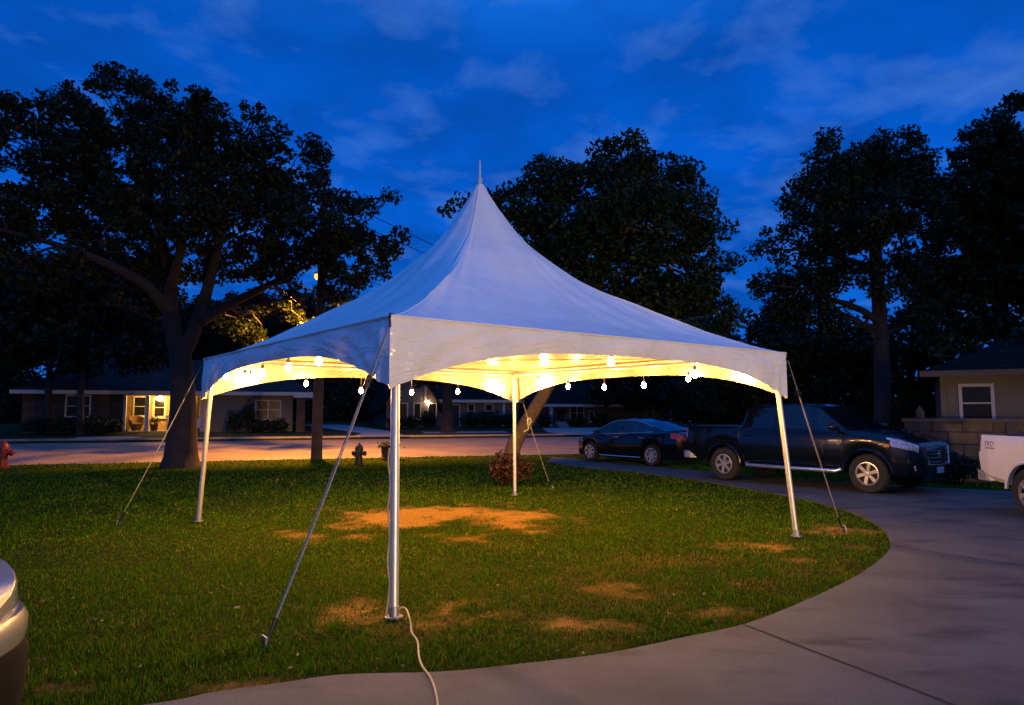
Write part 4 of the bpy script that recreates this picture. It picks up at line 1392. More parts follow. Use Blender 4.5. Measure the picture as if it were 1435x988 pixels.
def limb(mb, p0, p1, r0, r1, wob=0.25, n=7, sag=0.0):
    pts = []; rs = []
    L = (p1 - p0).length
    off = Vector((random.uniform(-1, 1), random.uniform(-1, 1), random.uniform(0.1, 1))) * wob * L * 0.25
    for i in range(n):
        f_ = i / (n - 1)
        j = Vector((random.uniform(-1, 1), random.uniform(-1, 1), random.uniform(-1, 1))) * 0.025 * L * (0 < i < n - 1)
        pts.append(p0.lerp(p1, f_) + off * math.sin(math.pi * f_) + j)
        rs.append(r0 + (r1 - r0) * f_)
    mb.tube(pts, rs, 7, cap=False)
    return pts
def near_px_all(C, c_):
    # angular distance (in photo pixels) of points from the sight line to a lamp that must stay unhidden
    y = C[:, 1]; z = C[:, 2] - CAM_H
    d = y * CP + z * SP
    return np.hypot(717.5 + FPX * C[:, 0] / d - c_[0], 494 - FPX * (z * CP - y * SP) / d - c_[1])
def near_px(q, c_):
    return float(near_px_all(np.array([q]), c_)[0])
def tree(label, base, trunk_pts, trunk_r, ells, leaf_m, bark, dens=0.5, puff=0.55, leaves=70, lsize=0.11, name='tree', group=None, twigs=0.5, shell=0.45, depth=0.85, flare=1.35, clear=(), forks=()):
    """ells: (centre Vector, rx, rz) in metres. Puffs of leaves fill the ellipsoids; limbs run from the trunk to them."""
    base = Vector(base)
    root = thing(name, label, 'tree', base, 0, group)
    tb = MB()
    tp = [Vector(p) for p in trunk_pts]
    n = len(tp)
    rs = [trunk_r * (1 - 0.45 * i / max(1, n - 1)) for i in range(n)]
    pts = [tp[0] - Vector((0, 0, 0.3)), tp[0], tp[0].lerp(tp[1], 0.18), tp[0].lerp(tp[1], 0.45)] + tp[1:]
    rr = [trunk_r * flare * 1.15, trunk_r * flare, trunk_r * 1.1, trunk_r] + rs[1:]
    # fluted trunk
    tb.tube(smooth_poly(pts, 3), list(np.interp(np.linspace(0, len(rr) - 1, (len(rr) - 1) * 3 + 1), range(len(rr)), rr)), 12)
    nodes = [(tp[i], rs[i], tp[i - 1]) for i in range(1, n)]
    for fp_, r0, r1 in forks:
        fp_ = [Vector(p) for p in fp_]
        sm = smooth_poly(fp_, 4)
        tb.tube(sm, list(np.linspace(r0, r1, len(sm))), 10)
        nodes += [(fp_[i], r0 + (r1 - r0) * i / (len(fp_) - 1), fp_[i - 1]) for i in range(1, len(fp_))]
    C = []
    for c, rx, rz in ells:
        ry = min(rx, rz) * 0.5 + max(rx, rz) * 0.5; ry *= depth
        # main limb
        nd, nr, npv = min(nodes, key=lambda q: (q[0] - c).length + 0.6 * max(0, q[0].z - c.z))
        d = (c - nd).length
        if d > 5.0:
            lp = limb(tb, nd.lerp(c, 0.8), c, 0.028, 0.012, 0.2, 6)
        else:
            lp = limb(tb, nd - (nd - npv) * random.uniform(0, 0.35), c, min(nr * 0.6, 0.03 + d * 0.026), 0.02, 0.30, 8)
        vol = 4.19 * rx * ry * rz
        npf = max(3, int(vol * dens))
        dirs = rng.normal(size=(npf, 3)); dirs /= np.linalg.norm(dirs, axis=1, keepdims=True)
        rad = rng.random(npf) ** shell
        pc = np.array(c) + dirs * rad[:, None] * np.array([rx, ry, rz])
        for q in pc:
            if any(near_px(q, c_) < c_[2] + 6 for c_ in clear): continue
            pr = puff * random.uniform(0.55, 1.35)
            m_ = int(leaves * (pr / puff) ** 2)
            dd = rng.normal(size=(m_, 3)); dd /= np.linalg.norm(dd, axis=1, keepdims=True)
            r_ = rng.random((m_, 1)) ** 0.5
            C.append(q + dd * r_ * np.array([pr, pr, pr * 0.75]))
            if random.random() < twigs:
                qv = Vector(q)
                src = min(lp[2:], key=lambda p: (p - qv).length)
                limb(tb, src, qv, 0.028, 0.008, 0.3, 5)
    C = np.concatenate(C)
    for c_ in clear:
        C = C[near_px_all(C, c_) > c_[2]]
    V = leaf_mesh(C, lsize)
    tb.build('trunk', bark, root, world=True, sharp=80)
    crown_object(V, 'crown', leaf_m, root)
    return root
def E(Yd, px, py, rx, ry, dy=0.0):
    c = at(px, py, Yd + dy)
    k = (Yd + dy) / FPX
    return (c, rx * k, ry * k)

# the big oak
YO = 21.6
ob = at(253, 654, YO); ob.z = 0
oak_e = [E(YO, 60, 225, 110, 90), E(YO, 178, 190, 115, 95, 1), E(YO, 262, 185, 70, 65, -1), E(YO, 325, 210, 85, 80), E(YO, 400, 250, 72, 66, 1), E(YO, 440, 310, 78, 66, -1), E(YO, 505, 325, 50, 42), E(YO, 525, 300, 36, 34), E(YO, 543, 335, 24, 24), E(YO, 520, 350, 40, 34, 0.5),
         E(YO, 235, 290, 110, 66, -1), E(YO, 110, 310, 125, 55), E(YO, 340, 330, 85, 66, 1), E(YO, 480, 375, 70, 36), E(YO, 405, 395, 40, 20, 0.8), E(YO, 15, 165, 45, 42), E(YO, -90, 250, 90, 90), E(YO, -60, 350, 90, 60), E(YO, 30, 365, 90, 45, -1.5), E(YO, 430, 350, 60, 44, 2),
         E(YO, 455, 268, 42, 36), E(YO, 300, 335, 50, 40, 1.5), E(YO, 288, 375, 42, 30, 1.5), E(YO, 200, 350, 60, 32, 1), E(YO, 355, 372, 60, 28, 1.8), E(YO, 330, 445, 56, 28, 5.4), E(YO, 350, 432, 60, 24, 6.0), E(YO, 420, 428, 36, 18, 5.6), E(YO, 365, 466, 50, 16, 5.2), E(YO, 395, 425, 40, 18, 6.2), E(YO, 310, 425, 30, 16, 5.6), E(YO, 425, 450, 30, 14, 5.8), E(YO, 462, 412, 28, 14, 6.2), E(YO, 200, 400, 70, 45, 1), E(YO, 290, 395, 45, 26, 1), E(YO, 330, 270, 80, 60), E(YO, 160, 260, 100, 60, 0.5), E(YO, 470, 350, 55, 40, 0.5)]
tree('huge spreading oak with a thick trunk and lacy crown beside the left tent leg', ob,
     [ob, at(257, 570, YO), at(254, 505, YO), at(252, 480, YO)], 0.45, oak_e, M['leaf_oak'], M['bark_oak'],
     dens=2.1, puff=0.42, leaves=105, lsize=0.088, name='oak_tree', twigs=0.3, shell=0.36,
     forks=[([at(253, 500, YO), at(240, 445, YO), at(236, 380, YO + 0.5), at(215, 290, YO + 0.5), at(190, 200, YO)], 0.30, 0.06),
            ([at(253, 500, YO), at(275, 455, YO + 0.2), at(292, 400, YO + 0.4), at(312, 320, YO), at(335, 220, YO)], 0.28, 0.06),
            ([at(238, 440, YO), at(205, 400, YO - 0.6), at(140, 365, YO - 1), at(70, 340, YO - 1), at(-10, 320, YO - 1)], 0.20, 0.05),
            ([at(280, 450, YO), at(325, 425, YO + 1.2), at(385, 395, YO + 2), at(455, 360, YO + 2)], 0.20, 0.05),
            ([at(240, 400, YO), at(255, 340, YO - 0.8), at(262, 260, YO - 1), at(258, 170, YO - 1)], 0.18, 0.04)], clear=[(441, 387, 12)])
# leaning tree behind the tent
YC = 18.0
cb = at(709, 672, YC); cb.z = 0
ctr_e = [E(YC, 650, 300, 34, 26), E(YC, 695, 285, 36, 30), E(YC, 785, 290, 66, 66), E(YC, 865, 255, 68, 66), E(YC, 930, 265, 58, 60, 1), E(YC, 965, 320, 55, 55), E(YC, 880, 320, 100, 65, -0.5), E(YC, 985, 395, 48, 55),
         E(YC, 800, 360, 75, 55), E(YC, 900, 400, 100, 55), E(YC, 960, 450, 65, 40), E(YC, 740, 320, 40, 40), E(YC, 720, 400, 70, 60, 0.5), E(YC, 840, 440, 90, 35, 0.5)]
tree('dense round leaning tree rising right behind the tent peak', cb,
     [cb, at(722, 620, YC), at(745, 580, YC), at(775, 530, YC), at(820, 440, YC), at(860, 350, YC)], 0.21, ctr_e, M['leaf_dense'], M['bark_pale'],
     dens=8.0, puff=0.38, leaves=95, lsize=0.075, name='tree', twigs=0.15, shell=0.38)
# right tree with bare trunk against the sky
YT = 25.0
rb0 = at(1236, 640, YT); rb0.z = 0
rt_e = [E(YT, 1190, 240, 68, 58), E(YT, 1250, 232, 56, 52, 1), E(YT, 1280, 280, 40, 65), E(YT, 1205, 300, 80, 55, -1), E(YT, 1135, 305, 56, 50), E(YT, 1125, 375, 52, 40), E(YT, 1075, 350, 32, 32), E(YT, 1075, 400, 32, 28),
        E(YT, 1180, 370, 50, 30), E(YT, 1235, 330, 55, 45, -0.8), E(YT, 1165, 315, 60, 55, 0.8), E(YT, 1115, 415, 62, 42, 0.6), E(YT, 1225, 250, 75, 60, 0.5), E(YT, 1240, 400, 45, 40, -0.5), E(YT, 1150, 390, 40, 35), E(YT, 1270, 370, 40, 45), E(YT, 1120, 440, 50, 24), E(YT, 1180, 450, 42, 26), E(YT, 1280, 450, 35, 40)]
tree('tall open tree with a straight dark trunk behind the navy pickup', rb0,
     [rb0, at(1237, 540, YT), at(1233, 450, YT), at(1228, 370, YT), at(1222, 300, YT), at(1215, 230, YT)], 0.30, rt_e, M['leaf_mid'], M['bark_dark'],
     dens=2.8, puff=0.44, leaves=90, lsize=0.09, name='tree', twigs=0.3, shell=0.45)
# dark tree overhanging the right house
YR = 27.0
qb = at(1410, 640, YR); qb.z = 0
tree('tall dark tree looming over the right house roof', qb,
     [qb, at(1405, 500, YR), at(1400, 380, YR), at(1400, 280, YR), at(1420, 180, YR)], 0.32,
     [E(YR, 1432, 130, 22, 28), E(YR, 1370, 210, 48, 32), E(YR, 1330, 230, 26, 22), E(YR, 1420, 245, 60, 60), E(YR, 1360, 290, 62, 55), E(YR, 1340, 380, 55, 60), E(YR, 1420, 360, 70, 80), E(YR, 1340, 455, 55, 40), E(YR, 1430, 460, 60, 45), E(YR, 1480, 250, 70, 90), E(YR, 1315, 300, 36, 60), E(YR, 1320, 400, 40, 50), E(YR, 1400, 200, 40, 40), E(YR, 1370, 488, 55, 26, -5.5), E(YR, 1440, 480, 60, 30, -6)],
     M['leaf_dense'], M['bark_dark'], dens=3.6, puff=0.5, leaves=90, lsize=0.12, name='tree', twigs=0.1, shell=0.38)

# background trees
def far_tree(label, px, Y_, top, ells, leaf=None, trunk_px_bottom=600, r=0.22, dens=1.1, puff=0.75, lsize=0.17, leaves=65):
    b_ = at(px, 590, Y_); b_.z = gz(b_.x, b_.y)
    tree(label, b_, [b_, at(px, 560, Y_), at(px + 3, 500, Y_), at(px, top, Y_)], r, [E(Y_, e[0], e[1], e[2] * 1.15, e[3] * 1.15) for e in ells], leaf or M['leaf_far'], M['bark_dark'], dens, puff, leaves, lsize, name='tree', group='background trees along the street', twigs=0.05, shell=0.45)
far_tree('dark yard tree in front of the left house window', 67, 36.5, 440, [(45, 430, 75, 50), (90, 400, 55, 40), (0, 470, 60, 50), (70, 500, 60, 30)], r=0.2)
far_tree('slimmer dark yard tree hiding the left house roof', 113, 36.0, 420, [(140, 400, 65, 48), (190, 380, 45, 32), (150, 465, 70, 42), (185, 495, 45, 28), (100, 470, 50, 40)], r=0.18)
far_tree('dark tree behind the left house chimney side', -30, 52, 400, [(-30, 430, 80, 70), (30, 420, 60, 60)])
far_tree('dark tree mass rising behind the lit porch roof', 215, 58, 430, [(200, 455, 70, 45), (270, 470, 60, 45), (215, 500, 70, 40)])
far_tree('dark tree behind the carport of the left house', 380, 60, 440, [(350, 470, 70, 50), (430, 465, 60, 50), (395, 510, 90, 45)])
far_tree('dark tree between the two far houses', 500, 62, 440, [(480, 470, 50, 50), (540, 480, 55, 45), (510, 530, 70, 40)])
far_tree('bushy dark tree behind the gabled house', 640, 66, 450, [(600, 500, 60, 40), (680, 490, 60, 50), (640, 530, 90, 30)])
far_tree('dark tree behind the low house with the white eave', 800, 66, 450, [(760, 490, 60, 50), (830, 480, 60, 55), (800, 530, 100, 35)])
far_tree('dark tree over the black sedan roof', 930, 50, 470, [(900, 500, 70, 45), (965, 490, 60, 55), (930, 545, 90, 28)])
far_tree('dark bushy tree behind the navy pickup cab', 1050, 36, 470, [(1020, 500, 60, 48), (1085, 480, 55, 50), (1050, 545, 80, 30)], leaf=M['leaf_mid'], dens=1.8, puff=0.55, lsize=0.13)
far_tree('leafy dark tree left of the straight trunked tree', 1150, 33, 470, [(1130, 490, 55, 40), (1185, 500, 55, 50), (1150, 550, 70, 32)], leaf=M['leaf_mid'], dens=1.8, puff=0.55, lsize=0.13)
far_tree('dark tree at the end of the block wall', 1290, 30, 450, [(1275, 480, 45, 45), (1290, 540, 45, 45), (1320, 500, 45, 40)], leaf=M['leaf_mid'], dens=1.8, puff=0.55, lsize=0.13)
far_tree('small forked tree on the verge before the gabled house', 627, 41, 545, [(605, 520, 40, 20), (655, 515, 45, 20), (630, 500, 50, 20)], r=0.34)

for lab, px, Y_, e in [
        ('dark tree low beyond the far left garden', -20, 48, [(-20, 520, 60, 50), (20, 560, 45, 38), (-40, 570, 40, 35)]),
        ('broad dark tree filling the gap past the carport', 470, 56, [(450, 560, 55, 40), (500, 570, 50, 35), (470, 590, 70, 22)]),
        ('dark tree filling the gap beside the gabled house', 530, 58, [(520, 545, 45, 45), (545, 580, 40, 25)]),
        ('dark tree low beyond the gap between the far houses', 740, 60, [(730, 555, 45, 40), (765, 545, 45, 40), (745, 585, 50, 22)]),
        ('dark tree low behind the sedan boot', 990, 44, [(985, 560, 50, 35), (1020, 575, 40, 30)]),
        ('dark tree low behind the pickup roof', 1110, 40, [(1090, 575, 50, 32), (1150, 580, 55, 32)]),
        ('dark tree low behind the pickup bonnet', 1215, 34, [(1205, 560, 40, 45), (1240, 590, 45, 30), (1215, 500, 50, 40)]),
        ('dark tree low left of the pale board house', 1275, 31, [(1270, 590, 40, 30), (1300, 560, 35, 45)])]:
    far_tree(lab, px, Y_, 520, e, dens=1.6)

# ------------------------------------------------------------------ shrubs
def shrub(label, c, rx, rz, m, dens=2500, lsize=0.045, group=None, stem_m=None):
    c = Vector(c)
    root = thing('shrub', label, 'shrub', c, 0, group)
    n = int(dens * rx * rx * rz)
    n = max(n, 400)
    d = rng.normal(size=(n, 3)); d /= np.linalg.norm(d, axis=1, keepdims=True)
    r_ = rng.random((n, 1)) ** 0.35
    lump = 0.78 + 0.30 * np.sin(d[:, :1] * 5 + c.x * 3) * np.cos(d[:, 1:2] * 4 + c.y) + 0.12 * np.sin(d[:, 2:3] * 9)
    C = np.array([c.x, c.y, c.z + rz * 0.95]) + d * r_ * lump * np.array([rx, rx, rz])
    C = C[C[:, 2] > c.z]
    crown_object(leaf_mesh(C, lsize), 'foliage', m, root)
    b = MB()
    for k in range(6):
        a = k * 1.05
        b.tube([(c.x + 0.04 * math.cos(a), c.y + 0.04 * math.sin(a), c.z - 0.05), (c.x + rx * 0.25 * math.cos(a), c.y + rx * 0.25 * math.sin(a), c.z + rz * 0.7), (c.x + rx * 0.5 * math.cos(a), c.y + rx * 0.5 * math.sin(a), c.z + rz * 1.4)], [0.02, 0.014, 0.006], 6)
    b.build('stem', M['bark_dark'], root, world=True)
    return root
c = flat(712, 683); c.y += 0.5
shrub('clipped reddish brown shrub round the foot of the leaning tree', (c.x, c.y, 0), 0.60, 0.40, M['leaf_red'], 26000, 0.035)

# ------------------------------------------------------------------ houses over the street (local x along the street, y away from it)
def house_root(name, label, s, px0):
    t0 = tpx(px0, s)
    p = st(t0, s); z = SLOPE * min(s, 30) + 0.02
    root = thing(name, label, 'house', (p.x, p.y, z), PHI)
    def lx(px, ds=0.0, py=580):
        return tpx(px, s + ds, py) - t0
    def lz(px, py, ds=0.0):
        return zpx(px, py, s + ds) - z
    return root, lx, lz
def quad_box(mb, x0, x1, y0, y1, z0, z1):
    mb.box(x0, x1, y0, y1, z0, z1); return mb
def window(root, x0, x1, z0, z1, y=0.0, t=0.07, mull=True, hbar=True, frame_m=None, sill=True):
    fm = frame_m or M['white_trim']
    b = MB()
    b.box(x0 - t, x0, y - 0.05, y + 0.02, z0 - t, z1 + t); b.box(x1, x1 + t, y - 0.05, y + 0.02, z0 - t, z1 + t)
    b.box(x0, x1, y - 0.05, y + 0.02, z1, z1 + t); b.box(x0, x1, y - 0.05, y + 0.02, z0 - t, z0)
    if mull: b.box((x0 + x1) / 2 - 0.03, (x0 + x1) / 2 + 0.03, y - 0.045, y + 0.015, z0, z1)
    w = b.build('window', fm, root, smooth=False)
    b = MB(); b.box(x0, x1, y - 0.012, y - 0.004, z0, z1); b.build('pane', M['window_dark'], w, smooth=False)
    if hbar:
        b = MB(); b.box(x0, x1, y - 0.035, y - 0.013, (z0 + z1) / 2 - 0.02, (z0 + z1) / 2 + 0.02); b.build('sash', fm, w, smooth=False)
    if sill:
        b = MB(); b.box(x0 - t - 0.04, x1 + t + 0.04, y - 0.11, y - 0.052, z0 - t - 0.05, z0 - t + 0.01); b.build('sill', fm, w, smooth=False)
    return w
def gable_roof(root, x0, x1, y0, y1, z, h, m, over=0.5, hip=1.2, name='roof'):
    b = MB()
    a, c = x0 - over, x1 + over; d, e = y0 - over, y1 + over; ym = (y0 + y1) / 2
    b.add([(a, d, z), (c, d, z), (c, e, z), (a, e, z), (a + hip, ym, z + h), (c - hip, ym, z + h)], [(0, 1, 5, 4), (2, 3, 4, 5), (1, 2, 5), (3, 0, 4), (3, 2, 1, 0)])
    o = b.build(name, m, root, smooth=False)
    f = MB(); f.box(a, c, d - 0.03, d - 0.003, z - 0.17, z + 0.03); f.build('fascia', M['white_trim'], o, smooth=False)
    return o
# left house
S1 = 17.0
h1, lx, lz = house_root('house', 'low ranch house with a lit yellow porch across the street', S1, 30)
xa, xb = 0.0, lx(172)
eave = lz(220, 549)
w = MB(); w.box(xa, xb, 0, 8, -0.3, eave); w.build('wall', M['brick_tan'], h1, smooth=False)
xc_, xd = lx(288), lx(410)
w = MB(); w.box(xc_, xd, 0.0, 8, -0.3, eave); w.build('wall', M['siding_grey'], h1, smooth=False)
# porch: recessed cream brick wall
w = MB(); w.box(xb + 0.004, xc_ - 0.004, 1.9, 2.1, -0.3, eave); w.build('porch_wall', M['porch_brick'], h1, smooth=False)
w = MB(); w.box(xb + 0.004, xc_ - 0.004, 0.0, 1.896, -0.3, 0.06); w.build('porch_floor', M['porch_floor'], h1, smooth=False)
w = MB(); w.box(xb + 0.004, xc_ - 0.004, 0.02, 1.896, eave - 0.06, eave - 0.004); w.build('porch_ceiling', M['white_trim'], h1, smooth=False)
w = MB(); w.box(xb + 0.004, xc_ - 0.004, -0.02, 0.016, eave - 0.22, eave - 0.062); w.build('porch_beam', M['white_trim'], h1, smooth=False)
for px in (173, 205.5, 283):
    w = MB(); x = lx(px); w.box(x - 0.10, x + 0.10, 0.03, 0.22, 0.062, eave - 0.224); w.build('porch_post', M['white_trim'], h1, smooth=False)
def bx1(px0, px1, py0, py1, ds=0.0):
    return lx(px0, ds), lx(px1, ds), lz((px0 + px1) / 2, py1, ds), lz((px0 + px1) / 2, py0, ds)
x0, x1, z0, z1 = bx1(93, 125, 555, 583); window(h1, x0, x1, z0, z1, -0.004)
for a_, c_ in ((79.5, 90), (128, 138)):
    w = MB(); w.box(lx(a_), lx(c_), -0.05, -0.004, z0 - 0.1, z1 + 0.1); w.build('shutter', M['shutter'], h1, smooth=False)
x0, x1, z0, z1 = bx1(188, 203, 557, 582, 1.9); window(h1, x0, x1, z0, z1, 1.895, mull=False)
x0, x1, z0, z1 = bx1(216.5, 230, 559, 583, 1.9); window(h1, x0, x1, z0, z1, 1.895, t=0.11, mull=False)
x0, x1, z0, z1 = bx1(258, 276, 556, 600, 1.9)
w = MB(); w.box(x0, x1, 1.84, 1.896, 0.07, z1); dr = w.build('door', M['white_trim'], h1, smooth=False)
w = MB(); w.ball((x1 - 0.1, 1.82, 1.0), 0.04); w.build('handle', M['chrome'], dr)
# porch rail
w = MB()
for z in (0.22, 0.85): w.box(lx(232), lx(256), 0.06, 0.12, z, z + 0.06)
for k in range(12):
    x = lx(232) + (lx(256) - lx(232)) * (k + 0.5) / 12
    w.box(x - 0.02, x + 0.02, 0.075, 0.105, 0.282, 0.848)
w.build('porch_rail', M['white_trim'], h1, smooth=False)
x0, x1, z0, z1 = bx1(359, 392, 562, 587); window(h1, x0, x1, z0, z1, -0.004)
gable_roof(h1, xa, lx(428), 0, 8, eave + 0.004, 2.1, M['roof_grey'], 0.45, 3.0)
w = MB(); x = lx(421); w.box(x - 0.24, x + 0.24, -0.6, -0.1, -0.3, eave - 0.3); w.build('column', M['brick_tan'], h1, smooth=False)
w = MB(); w.box(xd + 0.004, lx(440), -0.65, 8, eave - 0.29, eave - 0.01); w.build('carport_beam', M['white_trim'], h1, smooth=False)
# porch lamp
lp = (lx(223, 0.9), 0.95, lz(223, 558, 0.9))
b = MB(); b.lathe([(0.001, -0.15), (0.13, -0.12), (0.19, -0.02), (0.17, 0.06), (0.05, 0.10)], 16, Matrix.Translation(lp))
pl = b.build('porch_lamp', M['porch_glow'], h1)
b = MB(); b.tube([(lp[0], lp[1], lp[2] + 0.10), (lp[0], lp[1], eave - 0.07)], 0.03, 8); b.build('lamp_stem', M['white_trim'], pl)
def on_house(root, x, y, z):
    m = Matrix.Translation(root.location) @ Matrix.Rotation(root.rotation_euler.z, 4, 'Z')
    return m @ Vector((x, y, z))
# porch chairs
p = on_house(h1, lx(188), 0.75, 0.06)
ch = thing('wicker_chair', 'rounded wicker armchair on the lit porch between two posts', 'chair', p, PHI + R(25))
b = MB(); b.lathe([(0.20, 0.02), (0.24, 0.06), (0.34, 0.34), (0.36, 0.40), (0.33, 0.41), (0.001, 0.38)], 18); b.build('seat', M['wicker'], ch)
b = MB()
pts = [(0.37 * math.cos(a), 0.37 * math.sin(a)) for a in np.linspace(R(-40), R(220), 15)]
vs = [];
for i, (x, y) in enumerate(pts):
    hgt = 0.55 + 0.32 * math.sin(math.pi * i / 14)
    vs += [(x, y, 0.36), (x * 1.12, y * 1.12, hgt), (x * 1.02, y * 1.02, hgt + 0.01), (x * 0.9, y * 0.9, 0.36)]
b.add(vs, [(i * 4 + k, i * 4 + (k + 1) % 4, i * 4 + 4 + (k + 1) % 4, i * 4 + 4 + k) for i in range(14) for k in range(4)] + [(0, 1, 2, 3), (56, 57, 58, 59)])
b.build('backrest', M['wicker'], ch)
b = MB(); b.box(-0.26, 0.26, -0.26, 0.26, 0.385, 0.47); b.build('cushion', M['cushion'], ch)
p = on_house(h1, lx(213), 0.8, 0.06)
pt_ = thing('planter_pot', 'small dark pot with a plant on the lit porch right of the post', 'plant pot', p, 0)
b = MB(); b.lathe([(0.001, 0), (0.16, 0), (0.22, 0.36), (0.24, 0.38), (0.20, 0.38), (0.001, 0.34)], 16); b.build('pot', M['tub'], pt_)
Cn = np.array([0, 0, 0.55]) + rng.normal(size=(160, 3)) * np.array([0.14, 0.14, 0.12]) + np.array(p)
crown_object(leaf_mesh(Cn, 0.06), 'foliage', M['bush'], pt_)

# bushes of the left house
for i, (px, rx, rz, ds, lab) in enumerate([(60, 1.0, 0.45, -1.0, 'low dark bush at the left end of the ranch house'), (110, 1.3, 0.50, -1.0, 'wide dark bush under the ranch house window with shutters'), (150, 1.0, 0.45, -1.0, 'low dark bush left of the lit porch'), (330, 0.6, 0.65, -1.1, 'rounded dark bush at the left of the siding wall'), (349, 0.45, 0.95, -0.9, 'tall feathery shrub left of the double window'), (366, 0.7, 0.42, -1.1, 'low dark hedge bush under the double window'), (392, 0.7, 0.42, -1.1, 'low dark bush beside the brick column')]):
    p = on_house(h1, lx(px, ds), ds, 0.0)
    shrub(lab, (p.x, p.y, SLOPE * (S1 + ds) + 0.02), rx, rz, M['bush'], 2600 if rx > 0.8 else 5200, 0.07, 'bushes in front of the far houses')

# gabled house
S2 = 20.0
h2, lx, lz = house_root('house', 'grey two gable house with a small bright lamp beside a window', S2, 541)
xa, xb = 0.0, lx(612); e2 = lz(570, 562)
xm = (xa + xb) / 2
w = MB(); hgt = 2.6
w.add([(xa, 0, -0.3), (xb, 0, -0.3), (xb, 0, e2), (xm, 0, e2 + hgt), (xa, 0, e2), (xa, 7, -0.3), (xb, 7, -0.3), (xb, 7, e2), (xm, 7, e2 + hgt), (xa, 7, e2)],
      [(0, 1, 2, 3, 4), (9, 8, 7, 6, 5), (1, 6, 7, 2), (0, 4, 9, 5)])
w.build('wall', M['siding_dark'], h2, smooth=False)
b = MB()
for sg, x_ in ((-1, xa), (1, xb)):
    ox = x_ + sg * 0.5; oz = e2 - 0.5 * hgt / (xb - xm)
    vs = [(ox, -0.4, oz + 0.02), (xm, -0.4, e2 + hgt + 0.02), (xm, 7.3, e2 + hgt + 0.02), (ox, 7.3, oz + 0.02)]
    vs += [(x, y, z + 0.12) for x, y, z in vs]
    b.add(vs, [(0, 1, 2, 3), (4, 5, 6, 7), (0, 1, 5, 4), (1, 2, 6, 5), (2, 3, 7, 6), (3, 0, 4, 7)])
b.build('roof', M['roof_dark'], h2, smooth=False)
w = MB(); x = lx(596); w.box(x - 0.07, x + 0.07, -0.05, -0.004, e2 - 0.1, e2 + 1.6); w.build('trim', M['white_trim'], h2, smooth=False)
xw = lx(735)
w = MB(); w.box(xb + 0.004, xw, 1.2, 7, -0.3, e2 + 0.1); w.build('wall', M['siding_dark'], h2, smooth=False)
gable_roof(h2, xb + 0.3, xw, 1.2, 7, e2 + 0.104, 1.6, M['roof_dark'], 0.3, 0.4)
def bx2(px0, px1, py0, py1, ds=0.0):
    return lx(px0, ds), lx(px1, ds), lz((px0 + px1) / 2, py1, ds), lz((px0 + px1) / 2, py0, ds)
for a_, c_ in ((559, 570), (580.5, 588.5), (600.5, 610.5)):
    x0, x1, z0, z1 = bx2(a_, c_, 566, 586); window(h2, x0, x1, z0, z1, -0.004, t=0.075, mull=False, hbar=False)
for a_, c_, f_ in ((656, 664, True), (680.5, 689.5, True)):
    x0, x1, z0, z1 = bx2(a_, c_, 567, 585, 1.2); window(h2, x0, x1, z0, z1, 1.196, t=0.07, mull=False)
x0, x1, z0, z1 = bx2(633, 643, 568, 600, 1.2)
w = MB(); w.box(x0 - 0.08, x1 + 0.08, 1.15, 1.196, 0.0, z1 + 0.08); dr = w.build('door', M['white_trim'], h2, smooth=False)
w = MB(); w.box(x0, x1, 1.13, 1.148, 0.05, z1); w.build('door_leaf', M['shutter'], dr, smooth=False)
w = MB(); x = lx(705, 1.2); w.box(x - 0.08, x + 0.08, 1.0, 1.19, 0, e2); w.build('trim', M['white_trim'], h2, smooth=False)
lp = (lx(599), -0.22, lz(599, 565))
b = MB(); b.lathe([(0.001, -0.12), (0.07, -0.10), (0.10, 0.0), (0.07, 0.10), (0.03, 0.14)], 12, Matrix.Translation(lp)); pl2 = b.build('wall_lamp', M['yard_glow'], h2)
b = MB(); b.tube([(lp[0], -0.004, lp[2] + 0.16), (lp[0], -0.22, lp[2] + 0.20), (lp[0], -0.22, lp[2] + 0.14)], 0.02, 6); b.build('lamp_bracket', M['black_metal'], pl2)
for px, rx, rz, lab in [(556, 0.7, 0.5, 'low dark bush at the left corner of the gabled house'), (576, 0.75, 0.42, 'low dark bush under the middle gable window'), (600, 0.7, 0.6, 'dark rounded bush under the lamp lit window'), (660, 0.9, 0.55, 'dark bush right of the gabled house door'), (685, 1.0, 0.6, 'broad dark bush under the end window of the gabled house'), (712, 0.9, 0.5, 'dark bush by the end trim of the gabled house')]:
    p = on_house(h2, lx(px, -0.9), -0.9, 0)
    shrub(lab, (p.x, p.y, SLOPE * (S2 - 0.9) + 0.02), rx, rz, M['bush'], 3200, 0.08, 'bushes in front of the far houses')

# low house with white eave
S3 = 20.0
h3, lx, lz = house_root('house', 'low dark house with a white eave and wide white window frame', S3, 752)
xa, xb = 0.0, lx(985); e3 = lz(800, 567)
w = MB(); w.box(xa, xb, 0.6, 8, -0.3, e3); w.build('wall', M['siding_dark'], h3, smooth=False)
gable_roof(h3, xa, xb, 0.2, 8, e3 + 0.004, 1.7, M['roof_dark'], 0.35, 2.0)
x0, x1, z0, z1 = bx2(799.5, 817, 570, 587, 0.6) if False else (lx(799.5, 0.6), lx(817, 0.6), lz(808, 587, 0.6), lz(808, 570, 0.6))
window(h3, x0, x1, z0, z1, 0.596, t=0.09)
for px in (773, 940):
    w = MB(); x = lx(px); w.box(x - 0.11, x + 0.11, 0.02, 0.2, -0.2, e3 - 0.01); w.build('porch_post', M['white_trim'], h3, smooth=False)
w = MB(); w.box(lx(780, 0.6), lx(791, 0.6), 0.55, 0.596, 0.0, e3 - 0.35); w.build('door', M['shutter'], h3, smooth=False)
